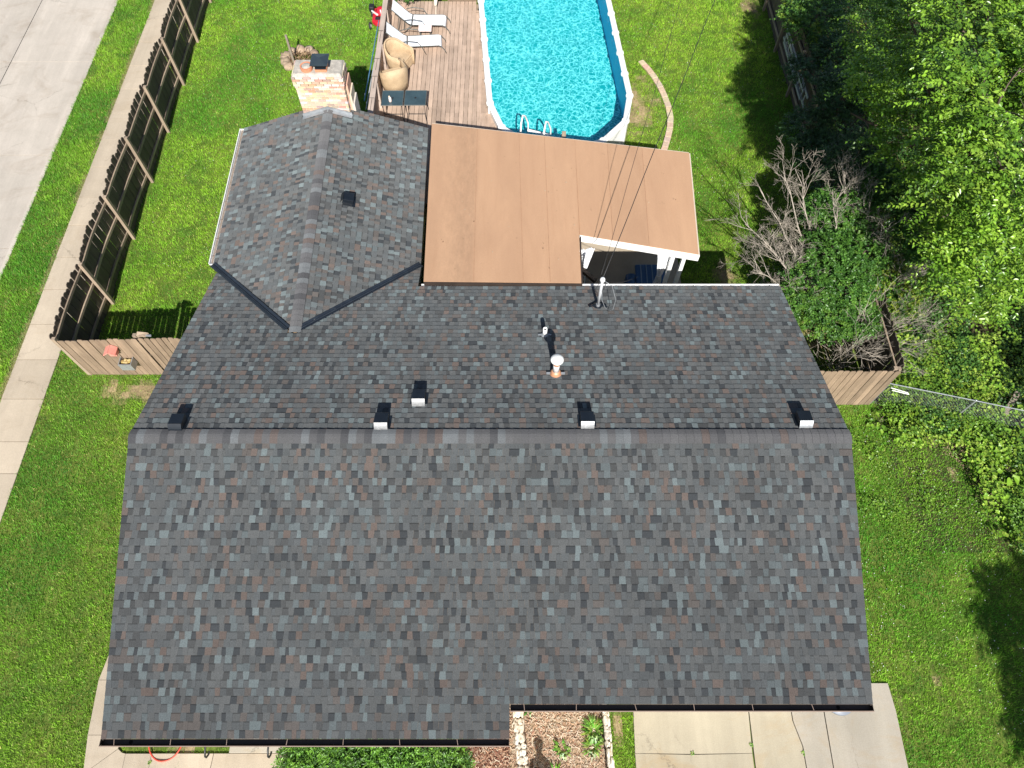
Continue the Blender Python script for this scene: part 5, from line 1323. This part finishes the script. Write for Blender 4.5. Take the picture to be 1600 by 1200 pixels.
C_bl = [(9.00, 17.13, 1.80, 0.60), (9.44, 16.27, 1.60, 0.60), (8.94, 16.21, 1.90, 0.50), (10.04, 17.82, 2.40, 0.80), (9.12, 14.59, 2.00, 0.50), (9.46, 14.76, 2.80, 0.70), (10.05, 21.76, 2.20, 0.90), (9.15, 19.49, 2.00, 0.35), (9.43, 22.25, 2.10, 0.40), (10.51, 20.11, 2.00, 0.70)]
tree('dark_shrub', 'dark green shrub growing over the shaded fence below the ladder', 'shrub', (10.1, 16.9, 0), .06, (0, 0, .6), C_bl[:3]+[C_bl[4], C_bl[5]], 1500, 10, .075, .35, G_dark, 42, twl=(.15, .35))
tree('dark_shrub', 'dark shrub in deep shade beside the big tree', 'shrub', (10.9, 19.5, 0), .07, (0, 0, .7), [C_bl[3], C_bl[9], C_bl[7]], 1300, 10, .08, .35, G_dark, 43, twl=(.15, .35))
tree('leafy_bush', 'green bush behind the fence at the top edge', 'bush', (11.0, 24.6, 0), .07, (0, 0, .8), [C_bl[6], C_bl[8], (11.9, 23.6, 2.2, .8), (12.8, 24.9, 2.2, .9)], 1500, 10, .09, .35, G_mid+G_yel[:1], 44, twl=(.15, .35))
B_bl = [(8.50, 13.27, 2.40, 0.50), (9.07, 13.09, 2.60, 0.55), (8.51, 12.12, 2.20, 0.60), (7.73, 11.09, 1.90, 0.60), (8.80, 11.16, 1.80, 0.60), (8.24, 10.35, 1.50, 0.50), (9.14, 10.41, 1.40, 0.45), (10.19, 13.14, 2.80, 0.60), (10.52, 12.48, 2.80, 0.55), (9.84, 13.82, 2.80, 0.50), (10.04, 11.37, 1.80, 0.50), (10.69, 11.64, 2.00, 0.50), (9.18, 11.74, 2.40, 0.40), (7.64, 10.75, 1.50, 0.40), (10.35, 10.89, 1.60, 0.40)]
tree('green_shrub', 'green shrub among the bare branches beside the roof corner', 'shrub', (8.75, 11.4, 0), .06, (0, 0, .6), [B_bl[i] for i in (2, 3, 4, 5, 6, 13)], 1900, 10, .085, .36, G_mid, 45, twl=(.15, .35))
tree('green_shrub', 'green shrub behind the bare branches below the dark shrubs', 'shrub', (9.4, 13.2, 0), .06, (0, 0, .7), [B_bl[i] for i in (0, 1, 9, 12)], 1300, 10, .09, .36, G_mid, 46, twl=(.15, .35))
tree('green_shrub', 'green shrub between the bare branches and the big tree', 'shrub', (10.6, 12.0, 0), .06, (0, 0, .7), [B_bl[i] for i in (7, 8)]+[(10.9, 11.9, 2.6, .6)], 900, 10, .085, .36, G_mid, 47, twl=(.15, .35))
tree('yellow_green_shrub', 'yellow green shrub right of the bare branches near the fence corner', 'shrub', (10.1, 10.4, 0), .05, (0, 0, .5), [B_bl[i] for i in (10, 11, 14)], 1000, 10, .07, .38, G_yel+G_mid, 48, twl=(.15, .3))
# bare dead shrub: grey brown stems fanning out over the lawn and the green shrubs
t = thing('bare_shrub', 'large leafless grey shrub fanning its bare branches over the lawn', 'dead shrub', (9.0, 11.3, 0))
r = random.Random(77)
tips = [(5.92, 12.13, 3.20, 0.00), (6.33, 13.02, 3.40, 0.00), (6.91, 13.38, 3.60, 0.00), (7.37, 13.67, 3.60, 0.00), (6.31, 11.67, 3.00, 0.00), (6.19, 11.17, 2.60, 0.00), (8.64, 13.59, 3.50, 0.00), (8.22, 13.02, 3.40, 0.00), (9.11, 13.11, 3.30, 0.00), (9.53, 12.11, 3.10, 0.00), (10.53, 12.30, 3.00, 0.00), (11.20, 11.94, 2.80, 0.00), (10.87, 11.58, 2.60, 0.00), (10.19, 11.12, 2.40, 0.00), (7.10, 11.01, 2.00, 0.00), (10.22, 9.69, 2.20, 0.00), (8.86, 9.06, 1.70, 0.00), (10.21, 9.12, 1.60, 0.00), (6.78, 10.61, 2.00, 0.00)]
bases = [(8.9, 11.3, 0), (9.2, 11.5, 0), (9.6, 11.6, 0), (9.0, 11.0, 0)]
for j, tp in enumerate(tips):
    m = MB(); b = Vector(min(bases, key=lambda q: (q[0]-tp[0])**2+(q[1]-tp[1])**2)); e = Vector(tp[:3]); L = (e-b).length
    mid = b.lerp(e, .5)+Vector((r.gauss(0, .1), r.gauss(0, .1), .45)); pts = []
    for i in range(9): u = i/8; p = b*(1-u)**2+mid*2*u*(1-u)+e*u*u; pts.append(p+Vector((r.gauss(0, .03), r.gauss(0, .03), r.gauss(0, .03))))
    m.tube(pts, [lerp(.042, .007, i/8) for i in range(9)], 6, False)
    for k in range(13):
        u = r.uniform(.3, .98); i = int(u*8); p = pts[i].lerp(pts[min(i+1, 8)], u*8-i); d = (pts[min(i+1, 8)]-pts[i]).normalized() if i < 8 else (e-mid).normalized()
        nd = d+Vector((r.gauss(0, .42), r.gauss(0, .42), r.gauss(0, .25)+.1)); limb(m, p, nd, r.uniform(.4, .95)*(1.15-.4*u), .011, 3, r, .42, 4, .1, (2, 4), .0024)
    m.build('branch', 'deadwood', t, smooth=True)
t = thing('bare_sapling', 'bare grey sapling in the dark corner of the front right fence', 'sapling', (9.0, 9.6, 0))
m = MB(); r = random.Random(12)
for a in range(5): limb(m, Vector((9.15, 9.75, 0)), (r.uniform(-.5, .5), r.uniform(-.5, .6), 1), r.uniform(1.4, 2.1), .022, 3, r, .5, 5, .2, (2, 4), .0035)
m.build('branches', 'deadwood', t)
m = MB(); limb(m, Vector((7.9, 11.4, .1)), (-1, .2, .5), 1.6, .02, 2, r, .4, 5, 0, (2, 3), .004); limb(m, Vector((8.2, 10.6, .1)), (-.5, .9, .8), 1.5, .018, 2, r, .4, 5, 0, (2, 3), .004)
tag(m.build('fallen_branch', 'deadwood'), 'pale bare branch reaching past the right corner of the back gutter', 'branch')

# weeds and ground cover beyond the fence
def cover(name, regs, dens, L, Wf, cols, seed, lab, zr=(0, .35), thr=.3, mat='leaf', patch=1.1, kind='stuff', cat=None, holes=(), inside=None):
    r = np.random.default_rng(seed); X = []; Yv = []
    for x0, x1, y0, y1 in regs: n = int((x1-x0)*(y1-y0)*dens); X.append(r.uniform(x0, x1, n)); Yv.append(r.uniform(y0, y1, n))
    x = np.concatenate(X); y = np.concatenate(Yv); v = vnoise(x, y, patch, seed)*.65+vnoise(x, y, patch*3.3, seed+1)*.35
    k = r.random(len(x)) < np.clip((v-thr)*6, 0, 1)
    for h in holes: k &= ~inpoly(x, y, h)
    if inside: k &= inpoly(x, y, inside)
    x, y, v = x[k], y[k], v[k]; n = len(x)
    z = lerp(zr[0], zr[1], np.clip((v-thr)*2.2, 0, 1)*r.random(n)**.6)+.02
    a = r.uniform(0, 6.283, n); D = np.stack([np.cos(a), np.sin(a), r.uniform(-.35, .25, n)], 1); N = np.array([0, 0, 1.])+r.normal(0, .3, (n, 3))
    cb = np.array(cols); ci = np.clip((vnoise(x, y, 1.9, seed+2)*len(cb)+r.normal(0, .8, n)).astype(int), 0, len(cb)-1)
    LL = r.uniform(L*.55, L*1.2, n); V, F, CC = leaf_arrays(r, np.stack([x, y, z], 1), D, N, LL, LL*Wf, cb[ci]*r.uniform(.7, 1.25, (n, 1)))
    o = npmesh(name, V, F, CC, mat); o['kind'] = kind; o['label'] = lab
    if cat: o['category'] = cat
    return o
cover('ground_cover', [(9.85, 17, 7.6, 15), (12.1, 17, 4.5, 7.6)], 1000, .075, .42, G_mid+G_yel[:2]+[(.09, .2, .02), (.13, .26, .03)], 60, 'tangled weeds and vines covering the ground under the trees', (0, .5), .14)
cover('ground_cover', [(9.85, 17, 8.4, 12.5)], 260, .09, .4, G_dark+G_mid, 61, 'darker taller weeds beyond the chain link fence', (.1, .8), .5, patch=.8)
cover('ground_cover', [(9.9, 18, 15, 28)], 520, .08, .4, G_dark+G_mid+G_yel[:1], 62, 'mixed low growth behind the shaded fence', (0, .5), .12)
cover('lawn_weeds', [(6.9, 11.9, 4.0, 8.5)], 520, .038, .5, [(.14, .27, .02), (.10, .22, .018), (.18, .30, .03), (.07, .17, .016)], 63, 'clover and low weeds mixed into the right lawn near the fence', (0, .07), .42, patch=.9)
cover('lawn_weeds', [(8.6, 12.8, 5.5, 8.3)], 300, .06, .45, [(.18, .32, .03), (.12, .25, .02), (.09, .2, .02)], 64, 'leafier weeds along the chain link fence', (0, .25), .4, patch=1.2)
cover('bright_vines', [(11.6, 17, 4.9, 8.4), (10.0, 15, 8.7, 10.6), (9.9, 11.7, 7.3, 8.2)], 420, .10, .42, [(.20, .36, .03), (.26, .42, .045), (.15, .30, .025), (.31, .44, .06)], 67, 'bright yellow green vines sprawling on both sides of the chain link fence', (.15, .55), .30, patch=1.5)
cover('dry_vines', [(9.5, 12.6, 5.0, 9.0)], 1100, .06, .12, [(.34, .25, .16), (.26, .19, .12), (.42, .32, .2), (.16, .11, .07)], 66, 'tan dead vines lying in a strip across the weeds', (.02, .16), .38, mat='mulchchip', patch=2.2, inside=[(10.75, 8.46), (11.64, 8.27), (12.2, 7.35), (12.55, 6.12), (12.54, 5.61), (11.95, 5.78), (11.43, 6.99), (10.75, 7.53)])
cover('leafy_edge', [(7.0, 9.6, 9.6, 13.2)], 380, .06, .42, G_mid+G_yel, 65, 'low weeds around the shrubs inside the fence corner', (0, .3), .42, patch=1.2)
# big leaved weeds: single plants
def weed(x, y, h, n, L, cols, seed, lab, wf=.42):
    r = np.random.default_rng(seed); t = thing('broad_leaved_weed', lab, 'weed', (x, y, 0), 'broad leaved weeds by the chain link fence')
    a = r.uniform(0, 6.283, n); rad = r.uniform(.02, 1, n)**.6*h*.75; P = np.stack([x+np.cos(a)*rad, y+np.sin(a)*rad, h*(1-.6*rad/(h*.75))*r.uniform(.6, 1, n)], 1)
    D = np.stack([np.cos(a), np.sin(a), r.uniform(-.4, .1, n)], 1)+r.normal(0, .25, (n, 3)); N = np.array([0, 0, 1.])+r.normal(0, .25, (n, 3)); cb = np.array(cols)
    LL = r.uniform(L*.6, L*1.15, n); V, F, C = leaf_arrays(r, P, D, N, LL, LL*wf, cb[r.integers(0, len(cb), n)]*r.uniform(.8, 1.2, (n, 1)))
    npmesh('leaves', V, F, C, 'leaf', t); m = MB()
    for i in range(0, n, 2): m.tube([(x, y, 0), tuple(P[i]*.5+np.array([x, y, h*.3])*.5), tuple(P[i])], [.008, .006, .003], 3, False)
    m.build('stems', 'bark', t)
WG_ = [(.20, .36, .03), (.16, .31, .03), (.12, .26, .025), (.25, .40, .05)]
WD = [(9.73, 8.06, 0.35, 26, 0.13, 'yellow green weed clump leftmost in front of the chain link fence'), (10.10, 7.75, 0.35, 30, 0.13, 'yellow green weed clump below the left end of the chain link fence'), (10.77, 8.14, 0.4, 30, 0.14, 'bright weed clump against the chain link mesh'), (11.23, 7.84, 0.3, 20, 0.12, 'low weed clump under the middle of the chain link fence'), (12.32, 7.34, 0.6, 30, 0.2, 'big leaved weed just left of the fallen plank'), (12.51, 6.56, 0.6, 34, 0.22, 'largest bright big leaved weed at the right edge'), (13.07, 7.34, 0.6, 34, 0.2, 'big leaved weed under the fallen plank at the right edge'), (12.18, 7.01, 0.4, 20, 0.18, 'big leaved weed lowest of those beside the dark gap'), (12.55, 5.93, 0.4, 26, 0.19, 'big leaved weed at the right edge above the shade'), (11.84, 7.53, 0.3, 16, 0.14, 'small star shaped weed left of the dark gap'), (9.36, 11.00, 0.5, 18, 0.18, 'broad leaved weed in the corner behind the front right fence')]
for i, (x, y, h, n, L, lab) in enumerate(WD): weed(x, y, h, n, L, WG_, 80+i, lab)
# plants in the front bed, clipped hedge, potted plant
def spiky(name, x, y, n, L, cols, seed, lab, cat, z=.0, w=.016):
    r = random.Random(seed); t = thing(name, lab, cat, (x, y, z)); m = MB()
    for i in range(n):
        a = r.uniform(0, 6.283); o = r.uniform(0, L*.5); q = Vector((x+math.cos(a)*o, y+math.sin(a)*o, z)); d = Vector((math.cos(a), math.sin(a), 0)); l = L*r.uniform(.5, 1.1); s = Vector((-d.y, d.x, 0))*w
        m.cc = tuple(c*r.uniform(.75, 1.2) for c in r.choice(cols)); p1 = q+d*l*.5+Z_*l*.55; p2 = q+d*l+Z_*l*.3
        m.add([q-s*.5, q+s*.5, p1+s, p1-s, p2], [(0, 1, 2, 3), (3, 2, 4)])
    m.build('leaves', 'leaf', t)
LG = [(.14, .3, .03), (.2, .36, .05), (.10, .24, .03), (.3, .42, .1)]
spiky('grassy_plant', 1.78, .72, 150, .24, LG, 1, 'grassy green clump against the right stone wall', 'plant')
spiky('grassy_plant', 1.72, .40, 60, .2, LG, 6, 'smaller grassy tuft below the big clump by the right wall', 'plant')
spiky('lily_plant', 1.08, .36, 22, .2, LG, 2, 'bright broad leaved plant in the middle of the mulch bed', 'plant', w=.03)
spiky('lily_plant', .92, -.08, 18, .16, LG, 3, 'small green tuft at the lower edge of the mulch bed', 'plant', w=.02)
spiky('lily_plant', .38, 1.12, 18, .14, LG, 4, 'small green tuft just below the gutter in the mulch bed', 'plant', w=.02)
for i, (x, y, lab) in enumerate(((5.13, .43, 'tiny weed in the driveway crack near the middle'), (6.2, .27, 'tiny weed where the driveway crack meets the grey slab'), (3.85, .27, 'tiny weed in the left driveway crack'), (-8.52, .66, 'weed growing in the walk joint by the left lawn'), (-7.68, .1, 'weed in the walk joint beside the hose'))):
    spiky('crack_weed', x, y, 18, .045, LG, 20+i, lab, 'weed', .04, .01)
t = thing('clipped_hedge', 'clipped evergreen hedge below the left gutter', 'hedge', (-2.8, .2, 0))
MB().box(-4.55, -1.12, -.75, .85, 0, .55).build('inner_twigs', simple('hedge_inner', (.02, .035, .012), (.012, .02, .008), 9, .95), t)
hb = [(x, y, .48+.06*math.sin(x*5+y*3), .30) for x in np.arange(-4.50, -1.1, .30) for y in np.arange(-.7, .8, .28)]
crown('foliage', t, hb, 5200, 7, .08, .2, [(.10, .25, .025), (.14, .31, .03), (.05, .13, .015), (.17, .33, .04)], 90, 'leaf', (.10, .2), .35, .1, .5, .05)
t = thing('potted_plant', 'potted leafy plant beside the farther lounger', 'potted plant', (-3.95, 24.35, DZ))
MB().lathe((-3.95, 24.3, DZ), [(.12, 0), (.17, .25), (.19, .26), (.19, .3), (.16, .3), (.15, .24)], 16).build('pot', 'pot', t)
crown('foliage', t, [(-3.9, 24.35, DZ+.55, .28), (-3.7, 24.3, DZ+.45, .2)], 160, 8, .09, .3, G_mid, 91, 'leaf', (.15, .3))
# trees standing just outside the picture whose shade falls into it
tree('front_yard_tree', 'broad tree in front of the right lawn whose shade falls over its edge', 'tree', (13.6, -4.9, 0), .18, (0, 0, 3), [(13.1, -4.9, 6, 1.4), (12.4, -3.6, 5.4, .95), (14.3, -4.2, 5.8, 1.4), (13.8, -6.2, 6.2, 1.3), (12.3, -5.7, 5.4, .9), (13.8, -2.8, 5.2, 1.1)], 2000, 9, .16, .36, G_mid, 51, twl=(.3, .6))
tree('neighbour_tree', 'broad tree right of the weeds whose shade darkens them', 'tree', (15.6, 3.2, 0), .16, (0, 0, 2.4), [(15.4, 3.2, 5, 1.1), (14.4, 4.2, 4.6, .6), (16.0, 5.2, 5, 1.1), (16.4, 3.8, 5.4, 1.3)], 1000, 9, .15, .36, G_mid, 52, twl=(.3, .6))

# ---------------------------------------------------------------- the person whose shadow falls on the mulch bed
t = thing('person', 'person standing in front of the mulch bed holding a controller in both hands', 'person', (.70, -1.55, 0))
def skin(name, verts, edges, mat, root, sub=2):
    me = bpy.data.meshes.new(name); o0 = Vector((.70, -1.55, 0))
    me.from_pydata([v[:3] for v in verts], edges, []); me.materials.append(M[mat]); o = link(name, me, t, o0)
    o.location = (0, 0, 0); sk = o.modifiers.new('skin', 'SKIN')
    for i, v in enumerate(verts):
        q = me.skin_vertices[0].data[i]; q.radius = (v[3], v[4] if len(v) > 4 else v[3]); q.use_root = (i == root)
    s = o.modifiers.new('sub', 'SUBSURF'); s.levels = s.render_levels = sub; return o
bv = [(0, 0, .96, .15, .11), (0, 0, 1.15, .135, .10), (0, .0, 1.36, .165, .10), (0, 0, 1.48, .06, .06), (0, .01, 1.56, .055, .06),
      (-.18, 0, 1.42, .055), (-.22, .02, 1.14, .042), (-.10, .27, 1.12, .03), (.18, 0, 1.42, .055), (.22, .02, 1.14, .042), (.10, .27, 1.12, .03),
      (-.09, 0, .9, .09), (-.1, .01, .5, .062), (-.1, -.01, .09, .042), (-.1, .12, .04, .04), (.09, 0, .9, .09), (.1, .01, .5, .062), (.1, -.01, .09, .042), (.1, .12, .04, .04),
      (0, .02, 1.66, .085, .10), (0, .015, 1.73, .06, .07)]
be = [(0, 1), (1, 2), (2, 3), (3, 4), (4, 19), (19, 20), (2, 5), (5, 6), (6, 7), (2, 8), (8, 9), (9, 10), (0, 11), (11, 12), (12, 13), (13, 14), (0, 15), (15, 16), (16, 17), (17, 18)]
skin('body', bv, be, 'shirt', 0)
for sx in (-1, 1):
    hv = [(sx*.10, .28, 1.12, .024, .02), (sx*.085, .34, 1.125, .03, .018)]; he = [(0, 1)]
    for k in range(4):
        i = len(hv); fx_ = sx*(.115-.02*k); hv += [(fx_, .375, 1.13, .009), (fx_-sx*.01, .405, 1.115, .008), (fx_-sx*.02, .41, 1.09, .007)]; he += [(1, i), (i, i+1), (i+1, i+2)]
    i = len(hv); hv += [(sx*.06, .33, 1.15, .010), (sx*.045, .355, 1.16, .008)]; he += [(0, i), (i, i+1)]
    skin('hand', hv, he, 'skin', 0)
m = MB(); m.lathe((0+.70, -1.55+.015, 1.65), [(.0, -.02), (.092, -.02), (.1, .03), (.085, .09), (.05, .12), (.0, .13)], 16); m.build('hair', 'hair', t, smooth=True)
m = MB(); m.rock((.70, -1.55+.115, 1.63), .02, 2, (.7, .8, 1)); m.build('nose', 'skin', t, smooth=True)
t2 = MB().box(.61, .79, -1.19, -1.13, 1.11, 1.14).build('handheld_controller', 'blackpaint', bevel=.01); tag(t2, 'small black controller held by the person', 'controller')
